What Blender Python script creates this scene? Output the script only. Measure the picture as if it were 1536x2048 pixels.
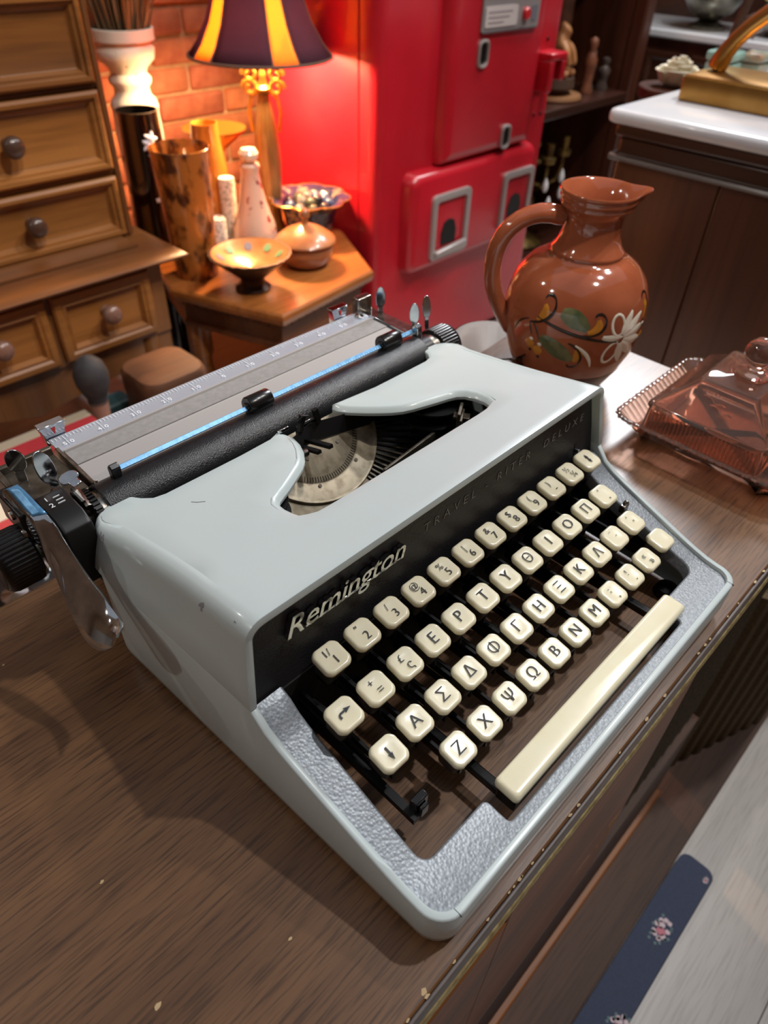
import bpy, bmesh, math, random
from mathutils import Vector, Matrix, geometry
random.seed(7)
PI = math.pi
scene = bpy.context.scene
for o in list(bpy.data.objects):
    bpy.data.objects.remove(o)
COL = scene.collection
# ------------------------------------------------------------------ camera
CAMP = Vector((-0.1229, -0.1422, 0.3210))
FPX = 1390.49
RW = Vector((2.1582, -0.8909, 0.4390))          # rotation vector world -> camera (x right, y down, z forward)
Rm = Matrix.Rotation(RW.length, 3, RW.normalized())
cam_d = bpy.data.cameras.new('camera')
cam = bpy.data.objects.new('camera', cam_d)
COL.objects.link(cam)
rx, ry, rz = Vector(Rm[0]), Vector(Rm[1]), Vector(Rm[2])
M = Matrix((rx, -ry, -rz)).transposed().to_4x4()
M.translation = CAMP
cam.matrix_world = M
cam_d.sensor_fit = 'HORIZONTAL'
cam_d.sensor_width = 36.0
cam_d.lens = FPX / 1536 * 36
cam_d.clip_start = 0.01
cam_d.dof.use_dof = True
cam_d.dof.focus_distance = 0.345
cam_d.dof.aperture_fstop = cam_d.lens / 2.3
scene.camera = cam
# ------------------------------------------------------------------ world, exposure, ceiling lamps
scene.view_settings.view_transform = 'Standard'
scene.view_settings.look = 'None'
scene.view_settings.gamma = 1.0
scene.view_settings.exposure = 0.12
scene.view_settings.use_curve_mapping = False
world = bpy.data.worlds.new('world')
scene.world = world
world.use_nodes = True
world.node_tree.nodes['Background'].inputs[0].default_value = (0.86, 0.90, 1.0, 1)
world.node_tree.nodes['Background'].inputs[1].default_value = 0.30


def lamp(name, pos, target, power, size, color=(1, 1, 1), spot=None, blend=0.6):
    if spot:
        d = bpy.data.lights.new(name, 'SPOT'); d.spot_size = spot; d.spot_blend = blend; d.shadow_soft_size = size
    else:
        d = bpy.data.lights.new(name, 'AREA'); d.shape = 'DISK'; d.size = size
    d.energy = power; d.color = color
    o = bpy.data.objects.new(name, d); COL.objects.link(o)
    o.location = pos
    o.rotation_euler = (Vector(target) - Vector(pos)).to_track_quat('-Z', 'Y').to_euler()
    return o


lamp('ceiling_spot_key', (0.86, -0.36, 1.85), (0.08, 0.02, 0.05), 50, 0.03, (0.97, 0.98, 1.0), 1.6)
lamp('ceiling_spot_left', (-1.15, 0.75, 1.30), (0.0, 0.05, 0.05), 12, 0.03, (1, 0.96, 0.9), 1.3)
lamp('ceiling_spot_back', (-0.80, 1.50, 1.45), (0.0, 0.05, 0.05), 13, 0.03, (1, 0.96, 0.9), 1.3)
lamp('ceiling_spot_front', (0.35, -0.65, 1.9), (0.38, 1.1, -0.10), 80, 0.05, (1, 0.93, 0.82), 0.75, 0.4)
lamp('ceiling_spot_aisle', (1.5, -0.2, 1.9), (1.2, 1.0, -0.2), 70, 0.05, (1, 0.93, 0.86), 1.6)
lamp('ceiling_spot_far', (1.9, 0.45, 1.9), (2.0, 1.2, -0.1), 44, 0.05, (1, 0.92, 0.82), 1.6)
lamp('ceiling_panel_light', (2.40, 0.88, 1.50), (0.35, 0.05, 0.0), 35, 0.50, (0.93, 0.96, 1.0))


# ------------------------------------------------------------------ helpers
def s2l(c):
    return tuple(((v / 255) / 12.92 if v / 255 <= 0.04045 else ((v / 255 + 0.055) / 1.055) ** 2.4) for v in c[:3])


MATS = {}


def mat(name, col, rough=0.5, metal=0.0, col2=None, nscale=40, nstretch=(1, 1, 1), bump=0.0, bscale=300, coat=0.0,
        trans=0.0, ior=1.5, spec=0.5, mix=(0.35, 0.65), emit=None, estr=0.0, ndetail=6, wave=None, alpha=1.0, sss=0.0, coatr=0.05):
    if name in MATS:
        return MATS[name]
    m = bpy.data.materials.new(name)
    m.use_nodes = True
    nt = m.node_tree
    b = nt.nodes['Principled BSDF']
    c1 = s2l(col) + (1,)
    b.inputs['Base Color'].default_value = c1
    b.inputs['Roughness'].default_value = rough
    b.inputs['Metallic'].default_value = metal
    b.inputs['IOR'].default_value = ior
    b.inputs['Specular IOR Level'].default_value = spec
    b.inputs['Coat Weight'].default_value = coat
    b.inputs['Coat Roughness'].default_value = coatr
    b.inputs['Transmission Weight'].default_value = trans
    b.inputs['Alpha'].default_value = alpha
    if sss:
        b.inputs['Subsurface Weight'].default_value = sss
        b.inputs['Subsurface Radius'].default_value = (0.004, 0.003, 0.002)
    if emit:
        b.inputs['Emission Color'].default_value = s2l(emit) + (1,)
        b.inputs['Emission Strength'].default_value = estr
    tc = nt.nodes.new('ShaderNodeTexCoord')
    if col2:
        mp = nt.nodes.new('ShaderNodeMapping')
        mp.inputs['Scale'].default_value = nstretch
        nt.links.new(tc.outputs['Object'], mp.inputs['Vector'])
        n = nt.nodes.new('ShaderNodeTexNoise')
        n.inputs['Scale'].default_value = nscale
        n.inputs['Detail'].default_value = ndetail
        nt.links.new(mp.outputs['Vector'], n.inputs['Vector'])
        r = nt.nodes.new('ShaderNodeValToRGB')
        r.color_ramp.elements[0].position = mix[0]
        r.color_ramp.elements[1].position = mix[1]
        r.color_ramp.elements[0].color = c1
        r.color_ramp.elements[1].color = s2l(col2) + (1,)
        nt.links.new(n.outputs['Fac'], r.inputs['Fac'])
        nt.links.new(r.outputs['Color'], b.inputs['Base Color'])
    if bump:
        n2 = nt.nodes.new('ShaderNodeTexNoise')
        n2.inputs['Scale'].default_value = bscale
        n2.inputs['Detail'].default_value = 3
        nt.links.new(tc.outputs['Object'], n2.inputs['Vector'])
        bp = nt.nodes.new('ShaderNodeBump')
        bp.inputs['Strength'].default_value = bump
        bp.inputs['Distance'].default_value = 0.001
        nt.links.new(n2.outputs['Fac'], bp.inputs['Height'])
        nt.links.new(bp.outputs['Normal'], b.inputs['Normal'])
    MATS[name] = m
    return m


def wood(name, dark, light, scale=1.0, axis='X', rough=0.35, coat=0.3, fine=0.5):
    """procedural timber: long grain along one object axis"""
    if name in MATS:
        return MATS[name]
    m = bpy.data.materials.new(name); m.use_nodes = True
    nt = m.node_tree; b = nt.nodes['Principled BSDF']
    tc = nt.nodes.new('ShaderNodeTexCoord'); mp = nt.nodes.new('ShaderNodeMapping')
    a = {'X': (1.2, 22, 22), 'Y': (22, 1.2, 22), 'Z': (22, 22, 1.2)}[axis]
    mp.inputs['Scale'].default_value = tuple(v * scale for v in a)
    nt.links.new(tc.outputs['Object'], mp.inputs['Vector'])
    n = nt.nodes.new('ShaderNodeTexNoise'); n.inputs['Scale'].default_value = 1.0; n.inputs['Detail'].default_value = 8
    n.inputs['Distortion'].default_value = 0.6
    nt.links.new(mp.outputs['Vector'], n.inputs['Vector'])
    mp2 = nt.nodes.new('ShaderNodeMapping'); mp2.inputs['Scale'].default_value = tuple(v * scale * 14 for v in a)
    nt.links.new(tc.outputs['Object'], mp2.inputs['Vector'])
    n2 = nt.nodes.new('ShaderNodeTexNoise'); n2.inputs['Scale'].default_value = 1.0; n2.inputs['Detail'].default_value = 3
    nt.links.new(mp2.outputs['Vector'], n2.inputs['Vector'])
    r = nt.nodes.new('ShaderNodeValToRGB')
    r.color_ramp.elements[0].position = 0.30; r.color_ramp.elements[1].position = 0.70
    r.color_ramp.elements[0].color = s2l(dark) + (1,); r.color_ramp.elements[1].color = s2l(light) + (1,)
    nt.links.new(n.outputs['Fac'], r.inputs['Fac'])
    mx = nt.nodes.new('ShaderNodeMixRGB'); mx.blend_type = 'MULTIPLY'; mx.inputs[0].default_value = fine
    r2 = nt.nodes.new('ShaderNodeValToRGB'); r2.color_ramp.elements[0].position = 0.32; r2.color_ramp.elements[1].position = 0.52
    r2.color_ramp.elements[0].color = (0.25, 0.2, 0.17, 1); r2.color_ramp.elements[1].color = (1, 1, 1, 1)
    nt.links.new(n2.outputs['Fac'], r2.inputs['Fac'])
    nt.links.new(r.outputs['Color'], mx.inputs[1]); nt.links.new(r2.outputs['Color'], mx.inputs[2])
    nt.links.new(mx.outputs['Color'], b.inputs['Base Color'])
    b.inputs['Roughness'].default_value = rough
    b.inputs['Coat Weight'].default_value = coat; b.inputs['Coat Roughness'].default_value = 0.22
    bp = nt.nodes.new('ShaderNodeBump'); bp.inputs['Strength'].default_value = 0.12; bp.inputs['Distance'].default_value = 0.0005
    nt.links.new(n2.outputs['Fac'], bp.inputs['Height']); nt.links.new(bp.outputs['Normal'], b.inputs['Normal'])
    MATS[name] = m
    return m


def new_obj(name, me, m, parent=None, smooth=True, angle=38):
    o = bpy.data.objects.new(name, me)
    COL.objects.link(o)
    if m is not None and not me.materials:
        for mm in (m if isinstance(m, (list, tuple)) else [m]):
            me.materials.append(mm)
    if smooth and len(me.polygons):
        me.shade_smooth()
        me.set_sharp_from_angle(angle=math.radians(angle))
    if parent is not None:
        o.parent = parent
        o.matrix_parent_inverse = parent_inv(parent)
    return o


def parent_inv(p):
    return Matrix.Translation(-Vector(p.location))


def tag(o, label, cat, group=None, kind=None):
    if label: o['label'] = label
    if cat: o['category'] = cat
    if group: o['group'] = group
    if kind: o['kind'] = kind
    return o


def thing(name, loc, label, cat, group=None, kind=None):
    o = bpy.data.objects.new(name, None)
    o.empty_display_size = 0.02
    COL.objects.link(o)
    o.location = loc
    return tag(o, label, cat, group, kind)


class MB:
    def __init__(s):
        s.v = []; s.f = []; s.mi = []; s.cur = 0

    def add(s, vs, fs):
        k = len(s.v)
        s.v += [tuple(p) for p in vs]
        s.f += [tuple(i + k for i in f) for f in fs]
        s.mi += [s.cur] * len(fs)
        return s

    def box(s, x0, x1, y0, y1, z0, z1, rot=None, c=None):
        P = [Vector((x, y, z)) for z in (z0, z1) for y in (y0, y1) for x in (x0, x1)]
        if rot is not None:
            c = Vector(c) if c is not None else Vector(((x0 + x1) / 2, (y0 + y1) / 2, (z0 + z1) / 2))
            P = [rot @ (p - c) + c for p in P]
        return s.add(P, [(0, 2, 3, 1), (4, 5, 7, 6), (0, 1, 5, 4), (2, 6, 7, 3), (0, 4, 6, 2), (1, 3, 7, 5)])

    def loft(s, rings, closed=True, cap0=False, cap1=False):
        n = len(rings[0]); vs = [p for r in rings for p in r]; fs = []
        for i in range(len(rings) - 1):
            for j in range(n if closed else n - 1):
                a = i * n + j; b = i * n + (j + 1) % n
                fs.append((a, b, b + n, a + n))
        if cap0: fs.append(tuple(range(n - 1, -1, -1)))
        if cap1: fs.append(tuple(range((len(rings) - 1) * n, len(rings) * n)))
        return s.add(vs, fs)

    def lathe(s, prof, c=(0, 0, 0), seg=32, axis='Z', cap=True, sx=1, sy=1, lobes=0, lobe_amp=None, phase=0):
        rings = []
        for k, (r, z) in enumerate(prof):
            ring = []
            for j in range(seg):
                a = 2 * PI * j / seg + phase
                rr = r
                if lobes and lobe_amp: rr = r * (1 + lobe_amp[k] * abs(math.cos(lobes * a / 2)) - lobe_amp[k] * .5)
                x, y = rr * math.cos(a) * sx, rr * math.sin(a) * sy
                if axis == 'Z': p = (x, y, z)
                elif axis == 'X': p = (z, x, y)
                else: p = (y, z, x)
                ring.append((c[0] + p[0], c[1] + p[1], c[2] + p[2]))
            rings.append(ring)
        return s.loft(rings, True, cap and prof[0][0] > 1e-6, cap and prof[-1][0] > 1e-6)

    def tube(s, pts, r, seg=10, cap=True, closed=False, flat=1.0, up=None):
        pts = [Vector(p) for p in pts]; n = len(pts); rings = []
        prevu = None
        for i, p in enumerate(pts):
            if closed: t = (pts[(i + 1) % n] - pts[i - 1])
            else: t = pts[min(i + 1, n - 1)] - pts[max(i - 1, 0)]
            t.normalize()
            u = Vector(up) if up else (Vector((0, 0, 1)) if abs(t.z) < 0.95 else Vector((1, 0, 0)))
            if prevu is not None and not up: u = prevu
            u = (u - t * u.dot(t)).normalized(); prevu = u
            w = t.cross(u)
            rr = r[i] if isinstance(r, (list, tuple)) else r
            rings.append([p + (u * math.cos(2 * PI * j / seg) * flat + w * math.sin(2 * PI * j / seg)) * rr for j in range(seg)])
        if closed: rings.append(rings[0])
        return s.loft(rings, True, cap and not closed, cap and not closed)

    def prism(s, poly, z0, z1, frame=None):
        n = len(poly)
        fr = frame or (lambda x, y, z: (x, y, z))
        vs = [fr(x, y, z0) for x, y in poly] + [fr(x, y, z1) for x, y in poly]
        fs = [tuple(range(n - 1, -1, -1)), tuple(range(n, 2 * n))] + [(i, (i + 1) % n, n + (i + 1) % n, n + i) for i in range(n)]
        return s.add(vs, fs)

    def mesh(s, name):
        me = bpy.data.meshes.new(name)
        me.from_pydata(s.v, [], s.f)
        if any(s.mi):
            me.polygons.foreach_set('material_index', s.mi)
        bm = bmesh.new(); bm.from_mesh(me)
        bmesh.ops.recalc_face_normals(bm, faces=bm.faces)
        bm.to_mesh(me); bm.free()
        return me

    def build(s, name, m, parent=None, smooth=True, angle=38, bevel=0, seg=2, loc=None):
        o = new_obj(name, s.mesh(name), m, parent, smooth, angle)
        if loc is not None: o.location = loc
        if bevel:
            b = o.modifiers.new('bevel', 'BEVEL'); b.width = bevel; b.segments = seg; b.limit_method = 'ANGLE'; b.angle_limit = math.radians(35)
            b.harden_normals = False
        return o


def rrect(x0, x1, y0, y1, r, n=4):
    pts = []
    for cx, cy, a0 in ((x1 - r, y1 - r, 0), (x0 + r, y1 - r, 90), (x0 + r, y0 + r, 180), (x1 - r, y0 + r, 270)):
        for k in range(n + 1):
            a = math.radians(a0 + 90 * k / n)
            pts.append((cx + r * math.cos(a), cy + r * math.sin(a)))
    return pts


def interp(x, xs, ys):
    if x <= xs[0]: return ys[0]
    for i in range(len(xs) - 1):
        if x <= xs[i + 1]:
            t = (x - xs[i]) / (xs[i + 1] - xs[i]); return ys[i] + t * (ys[i + 1] - ys[i])
    return ys[-1]


def resample(poly, step, closed=True):
    out = []; n = len(poly)
    for i in range(n if closed else n - 1):
        a = Vector(poly[i]); b = Vector(poly[(i + 1) % n]); L = (b - a).length
        k = max(1, int(math.ceil(L / step)))
        for j in range(k): out.append(tuple(a.lerp(b, j / k)))
    if not closed: out.append(tuple(poly[-1]))
    return out


def pnormals(poly, closed=True):
    n = len(poly); N = []
    for i in range(n):
        a = Vector(poly[i - 1] if (closed or i) else poly[0]); b = Vector(poly[(i + 1) % n] if (closed or i < n - 1) else poly[-1])
        t = b - a
        if t.length < 1e-12: t = Vector((1, 0))
        t.normalize(); N.append(Vector((t.y, -t.x)))
    return N


def inside(p, poly):
    c = False; n = len(poly); x, y = p; j = n - 1
    for i in range(n):
        xi, yi = poly[i][0], poly[i][1]; xj, yj = poly[j][0], poly[j][1]
        if (yi > y) != (yj > y) and x < (xj - xi) * (y - yi) / (yj - yi) + xi: c = not c
        j = i
    return c


def sheet(outline, zf, step):
    """triangulated sheet inside an outline; returns verts and faces (outline verts first)"""
    pts = [Vector(p[:2]) for p in outline]; n = len(pts)
    xs = [p.x for p in pts]; ys = [p.y for p in pts]
    seg = list(zip(range(n), [*range(1, n), 0]))
    y = min(ys) + step / 2
    while y < max(ys):
        x = min(xs) + step / 2
        while x < max(xs):
            if inside((x, y), outline) and min((Vector((x, y)) - q).length for q in pts) > step * .45: pts.append(Vector((x, y)))
            x += step
        y += step
    v, e, f, *_ = geometry.delaunay_2d_cdt(pts, seg, [], 0, 1e-7)
    F = []
    for t in f:
        cx = sum(v[i].x for i in t) / 3; cy = sum(v[i].y for i in t) / 3
        if inside((cx, cy), outline): F.append(tuple(t))
    return [(p.x, p.y, zf(p.x, p.y)) for p in v], F


FONTC = {}


def text_mesh(txt, size, extrude=0.0001, shear=0.0, align='CENTER', offset=0.0, spacing=1.0):
    key = (txt, size, extrude, shear, align, offset, spacing)
    if key in FONTC: return FONTC[key]
    c = bpy.data.curves.new('lettering', 'FONT')
    c.body = txt; c.size = size; c.extrude = extrude; c.shear = shear; c.align_x = align; c.align_y = 'CENTER' if align == 'CENTER' else 'BOTTOM_BASELINE'
    c.resolution_u = 3; c.offset = offset; c.space_character = spacing
    o = bpy.data.objects.new('lettering', c); COL.objects.link(o)
    dg = bpy.context.evaluated_depsgraph_get(); dg.update()
    me = bpy.data.meshes.new_from_object(o.evaluated_get(dg))
    bpy.data.objects.remove(o); bpy.data.curves.remove(c)
    me.materials.clear()
    FONTC[key] = me
    return me


def text_obj(name, txt, size, m, parent, origin, xdir, ydir, fitw=None, fith=None, **kw):
    me = text_mesh(txt, size, **kw).copy()
    if fitw:
        xs = [v.co.x for v in me.vertices]; me.transform(Matrix.Diagonal((fitw / (max(xs) - min(xs)), 1, 1, 1)))
    if fith:
        ys = [v.co.y for v in me.vertices]; me.transform(Matrix.Diagonal((1, fith / (max(ys) - min(ys)), 1, 1)))
    X = Vector(xdir).normalized(); Y = Vector(ydir); Y = (Y - X * Y.dot(X)).normalized(); Z = X.cross(Y)
    T = Matrix((X, Y, Z)).transposed().to_4x4(); T.translation = Vector(origin)
    me.transform(T)
    o = new_obj(name, me, m, parent, smooth=False)
    return o


# ------------------------------------------------------------------ materials
PAINT = mat('pale_grey_enamel', (200, 211, 210), 0.34, col2=(196, 208, 207), nscale=14, coat=0.35, coatr=0.12)
HAMMER = mat('grey_hammertone', (134, 140, 146), 0.38, metal=0.2, col2=(152, 158, 163), nscale=700, ndetail=2, mix=(0.42, 0.58), bump=0.30, bscale=850)
HAMMER2 = mat('paper_table_grey', (140, 138, 136), 0.45, metal=0.1, col2=(150, 147, 146), nscale=300, bump=0.15, bscale=700)
HAMMER3 = mat('paper_table_smooth', (160, 155, 153), 0.5)
PANEL = mat('black_crackle_panel', (38, 37, 39), 0.38, bump=0.3, bscale=900, spec=0.4)
BLACKM = mat('black_metal', (16, 16, 16), 0.42, spec=0.4)
BLACKD = mat('dusty_black', (20, 19, 17), 0.7, col2=(44, 40, 34), nscale=300, mix=(0.55, 0.8))
BLACKP = mat('black_plastic', (14, 14, 15), 0.25)
RUBBER = mat('platen_rubber', (17, 18, 21), 0.30, col2=(24, 25, 28), nscale=200, bump=0.35, bscale=1500)
CREAM = mat('ivory_plastic', (248, 240, 208), 0.22, col2=(245, 235, 200), nscale=90, coat=0.4, sss=0.08)
LEGEND = mat('legend_ink', (46, 50, 56), 0.6)
CHROME = mat('chrome', (205, 208, 212), 0.09, metal=1.0, col2=(180, 184, 190), nscale=120)
CHROMED = mat('worn_chrome', (170, 165, 158), 0.24, metal=1.0, col2=(120, 112, 102), nscale=220)
STEEL = mat('dull_steel', (112, 106, 96), 0.42, metal=0.8, col2=(84, 77, 66), nscale=160)
BEIGE = mat('dusty_nickel_plate', (158, 147, 126), 0.5, metal=0.45, col2=(120, 108, 88), nscale=180, mix=(0.45, 0.75))
BLUEREFL = mat('blue_reflection_chrome', (78, 130, 172), 0.34, metal=0.35, col2=(100, 154, 194), nscale=260)  # blue reflection put into the base colour of the chrome
SILVERS = mat('silver_scale', (196, 203, 216), 0.32, metal=0.55)
WHITEINK = mat('white_ink', (238, 240, 244), 0.5)
GREYINK = mat('grey_ink', (176, 176, 178), 0.5)
_nt = HAMMER.node_tree
for _n in list(_nt.nodes):
    if _n.type == 'BUMP':
        _v = _nt.nodes.new('ShaderNodeTexVoronoi'); _v.feature = 'SMOOTH_F1'; _v.inputs['Scale'].default_value = 720; _v.inputs['Smoothness'].default_value = 0.5
        _tc = [q for q in _nt.nodes if q.type == 'TEX_COORD'][0]
        _nt.links.new(_tc.outputs['Object'], _v.inputs['Vector']); _nt.links.new(_v.outputs['Distance'], _n.inputs['Height']); _n.inputs['Strength'].default_value = 0.20; _n.invert = True; _n.inputs['Distance'].default_value = 0.0006
# ================================================================== FURNITURE UNDER THE TYPEWRITER
WTOP = wood('walnut_veneer', (96, 64, 38), (130, 92, 58), 2.4, 'X', 0.40, 0.28, 0.75)
WFACE = wood('dark_glossy_walnut', (112, 64, 26), (160, 98, 46), 0.7, 'X', 0.5, 0.0, 0.4)
WDARK = wood('dark_stained_wood', (56, 36, 24), (92, 62, 45), 0.9, 'X', 0.65, 0.0, 0.5)
BRASS = mat('brass_strip', (190, 172, 122), 0.35, metal=0.4, col2=(146, 126, 80), nscale=200)
EDGE = mat('grey_brown_edge', (96, 86, 82), 0.4, col2=(112, 102, 98), nscale=120)
CHIP = mat('bare_wood_chip', (206, 178, 134), 0.7)
cab = thing('console_cabinet', (0.0, 0.05, -0.585), 'long dark walnut console cabinet that carries the typewriter', 'cabinet')
MB().box(-0.75, 0.482, -0.1065, 0.2035, -0.016, 0.0).build('top_board', WTOP, cab, bevel=0.0012)
MB().box(-0.75, 0.483, -0.1085, -0.1066, -0.0155, -0.0008).build('front_edge', EDGE, cab, bevel=0.0006)
b = MB()
for zz in (-0.019, -0.0235):
    b.tube([(-0.75, -0.1075, zz), (0.482, -0.1075, zz)], 0.0021, 8)
b.build('brass_trim', BRASS, cab)
b = MB()   # front board with a long finger slot
slot = rrect(-0.42, 0.028, -0.090, -0.052, 0.008, 5)
fx0, fx1, fz0, fz1 = -0.75, 0.245, -0.40, -0.026
fy = -0.1045
b.box(fx0, -0.42, fy, 0.19, fz0, fz1); b.box(0.028, fx1, fy, 0.19, fz0, fz1)
b.box(-0.42, 0.028, fy, 0.19, fz0, -0.090); b.box(-0.42, 0.028, fy, 0.19, -0.052, fz1)
b.box(-0.42, 0.028, fy + 0.03, 0.19, -0.091, -0.051)
b.build('front_board', WFACE, cab, bevel=0.0015)
MB().box(0.245, 0.482, -0.085, 0.19, -0.40, -0.026).build('side_panel', WDARK, cab)
GR = mat('brown_speaker_cloth', (84, 70, 44), 0.85, col2=(54, 44, 27), nscale=500)
rib = MB().tube([(0, 0, -0.385), (0, 0, -0.03)], 0.0095, 8).mesh('fabric_rib')
for k in range(12):
    o = new_obj('fabric_rib', rib, GR, cab); o.location = (0.256 + k * 0.0198, -0.0895, 0)
MB().box(-0.75, 0.482, -0.105, 0.19, -0.5725, -0.40).build('lower_body', WDARK, cab)
MB().box(-0.75, 0.482, -0.112, 0.19, -0.585, -0.572).build('plinth_bead', WFACE, cab, bevel=0.002)
plat = thing('wooden_platform', (0.05, 0.02, -0.62), 'low dark wooden platform on the pale floor under the console cabinet', 'platform')
for k in range(4):
    MB().box(-0.75, 0.93, -0.168 + k * 0.0925, -0.0765 + k * 0.0925, -0.62, -0.585).build('board', WDARK, plat, bevel=0.0015)
def chip(x, y, r, e=1.4, a=0.3, z=0.0002):
    b = MB(); n = 9; ring = []
    for k in range(n):
        t = 2 * PI * k / n; q = r * random.uniform(0.7, 1.2)
        px, py = q * e * math.cos(t), q * math.sin(t)
        ring.append((x + px * math.cos(a) - py * math.sin(a), y + px * math.sin(a) + py * math.cos(a)))
    b.prism(ring, -0.0004, z)
    b.build('bare_chip', CHIP, cab)
for x, y, r in ((-0.0485, -0.1043, 0.0017), (-0.0735, -0.0530, 0.0009), (-0.1165, 0.021, 0.0010), (-0.124, -0.035, 0.0016), (-0.128, -0.050, 0.0009), (-0.109, 0.143, 0.0009), (-0.098, 0.161, 0.0007)):
    chip(x, y, r * 0.75)
SCF = mat('worn_varnish', (176, 128, 78), 0.8, col2=(140, 96, 54), nscale=200)
for x, z, w_, h_ in ((0.226, -0.285, 0.016, 0.020), (0.208, -0.296, 0.006, 0.010), (0.180, -0.288, 0.012, 0.005)):
    b = MB(); n = 14
    b.prism([(x + w_ * random.uniform(.6, 1.1) * math.cos(2 * PI * k / n), z + h_ * random.uniform(.6, 1.1) * math.sin(2 * PI * k / n)) for k in range(n)], -0.1047, -0.1043, frame=lambda x_, y_, z_: (x_, z_, y_)); b.build('worn_patch', SCF, cab, smooth=False)
for k in range(22):
    chip(random.uniform(-0.07, 0.30), -0.1062, random.uniform(0.0003, 0.0008), 2.2, 0)
# ================================================================== FLOOR
FLW = wood('pale_grey_laminate', (168, 164, 160), (196, 192, 187), 1.2, 'X', 0.45, 0.1, 0.25)
fl = thing('floor', (0, 0, -0.64), None, None, kind='structure')
MB().box(-2.0, 3.6, -1.6, 2.0, -0.68, -0.641).build('subfloor', mat('floor_gap', (92, 86, 80), 0.8), fl)
def plank_mesh(L, Wd): return MB().box(0.0006, L - 0.0006, 0.0006, Wd - 0.0006, -0.641, -0.62).mesh('plank')
pm = plank_mesh(1.2, 0.16)
r = 0
y = -1.6
while y < 1.9:
    x = -2.0 - (r % 3) * 0.4
    while x < 3.5:
        o = new_obj('plank', pm, FLW, fl); o.location = (x, y, 0); x += 1.2
    y += 0.16; r += 1
# ================================================================== TYPEWRITER
CX = 0.097                       # symmetry plane of the machine
tw = thing('typewriter', (CX, 0.05, 0.0), 'pale grey portable typewriter with ivory keys on the walnut cabinet', 'typewriter')


def rimz(y):
    return interp(y, [-.2, -.088, -.078, -.0633, -.040, -.0135, -.004, .001, .005, .0052], [.0285, .0285, .0298, .0343, .0422, .0513, .0555, .0595, .0638, .066])


def side_x(y): return -0.041 - 0.0455 * y


def body_outline(y_front, y_back, rf, rb, inset=0.0):
    """closed outline, counter-clockwise, starting at the front left"""
    L = []
    for k in range(9):                                     # front-left corner
        a = math.radians(180 + 90 * k / 8)
        L.append((side_x(y_front + rf) + rf + rf * math.cos(a), y_front + rf + rf * math.sin(a)))
    n = 26
    left = [(side_x(y), y) for y in [y_back - rb + (y_front + rf - y_back + rb) * k / n for k in range(1, n)]]
    bl = []
    for k in range(9):
        a = math.radians(90 + 90 * k / 8)
        bl.append((side_x(y_back - rb) + rb + rb * math.cos(a), y_back - rb + rb * math.sin(a)))
    half = bl + left + L                                   # back centre ... front centre, left half (ccw when going down)
    right = [(2 * CX - x, y) for x, y in reversed(half)]
    full = half + right
    if inset:
        N = pnormals(full)
        full = [(p[0] - N[i].x * inset, p[1] - N[i].y * inset) for i, p in enumerate(full)]
    return full


O0 = body_outline(-0.1015, 0.130, 0.013, 0.014)
def ring(inset, zf): 
    return [(p[0] - n.x * inset, p[1] - n.y * inset, zf(q[1])) for p, n, q in zip(O0, ON, O0)]
ON = pnormals(O0)
b = MB()
rings = [ring(0.010, lambda y: 0.004), ring(0.002, lambda y: 0.004), ring(0.0005, lambda y: 0.0055), ring(0, lambda y: 0.010)]
rings += [ring(0, lambda y: rimz(y) - 0.0009), ring(0.0003, lambda y: rimz(y) - 0.0003), ring(0.0010, lambda y: rimz(y)), ring(0.0034, lambda y: rimz(y)), ring(0.0038, lambda y: rimz(y) - 0.0005), ring(0.0040, lambda y: rimz(y) - 0.006)]
b.loft(rings)
b.build('base_shell', PAINT, tw, angle=50)
# thin dark grey joint lines on the front rim
for xx in (-0.0265, 2 * CX + 0.0265):
    MB().box(xx - 0.0001, xx + 0.0001, -0.10165, -0.0976, 0.0275, 0.02862).build('rim_joint', mat('joint_dark_grey', (70, 74, 74), 0.8), tw)
# deck: grey hammertone frame around the keys
def deckz(x, y): return rimz(min(y, 0.0049)) - 0.0022
inn = [(p[0] - n.x * 0.0038, p[1] - n.y * 0.0038) for p, n in zip(O0, ON)]
inn = [p for p in inn if p[1] < 0.0065]
i0 = max(range(len(inn)), key=lambda i: (inn[i][1] if inn[i][0] < CX else -9))
inn = inn[i0:] + inn[:i0]
inn[0] = (inn[0][0], 0.0085); inn[-1] = (inn[-1][0], 0.0085)
def arc(cx, cy, r, a0, a1, n=5): return [(cx + r * math.cos(math.radians(a0 + (a1 - a0) * k / n)), cy + r * math.sin(math.radians(a0 + (a1 - a0) * k / n))) for k in range(n + 1)]
OX0, OX1, OY0 = -0.0232, 0.2172, -0.0795
opening = [(OX1, 0.0085), (OX1, -0.02)] + [(OX1, -0.05)] + arc(OX1 - 0.007, OY0 + 0.007, 0.007, 0, -90) + arc(0.178, OY0 - 0.002, 0.002, 90, 180, 3) + arc(0.173, -0.0905, 0.003, 0, -90, 3)
opening += arc(0.0195, -0.0905, 0.003, 270, 180, 3) + arc(0.0145, OY0 - 0.002, 0.002, 0, 90, 3) + arc(OX0 + 0.007, OY0 + 0.007, 0.007, 270, 180) + [(OX0, -0.05), (OX0, -0.02), (OX0, 0.0085)]
opening = resample(opening, 0.006, False)
outl = resample(inn, 0.008, False)
dk = outl + opening
v, f = sheet(dk, deckz, 0.007)
b = MB(); b.add(v, f)
no = pnormals(opening, False)
def oring(off, dz): return [(p[0] + n.x * off, p[1] + n.y * off, deckz(*p) + dz) for p, n in zip(opening, no)]
b.loft([oring(0, 0), oring(0.0006, -0.0003), oring(0.0010, -0.001), oring(0.0011, -0.009)], closed=False)
b.build('keyboard_deck', HAMMER, tw, angle=45)
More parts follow.
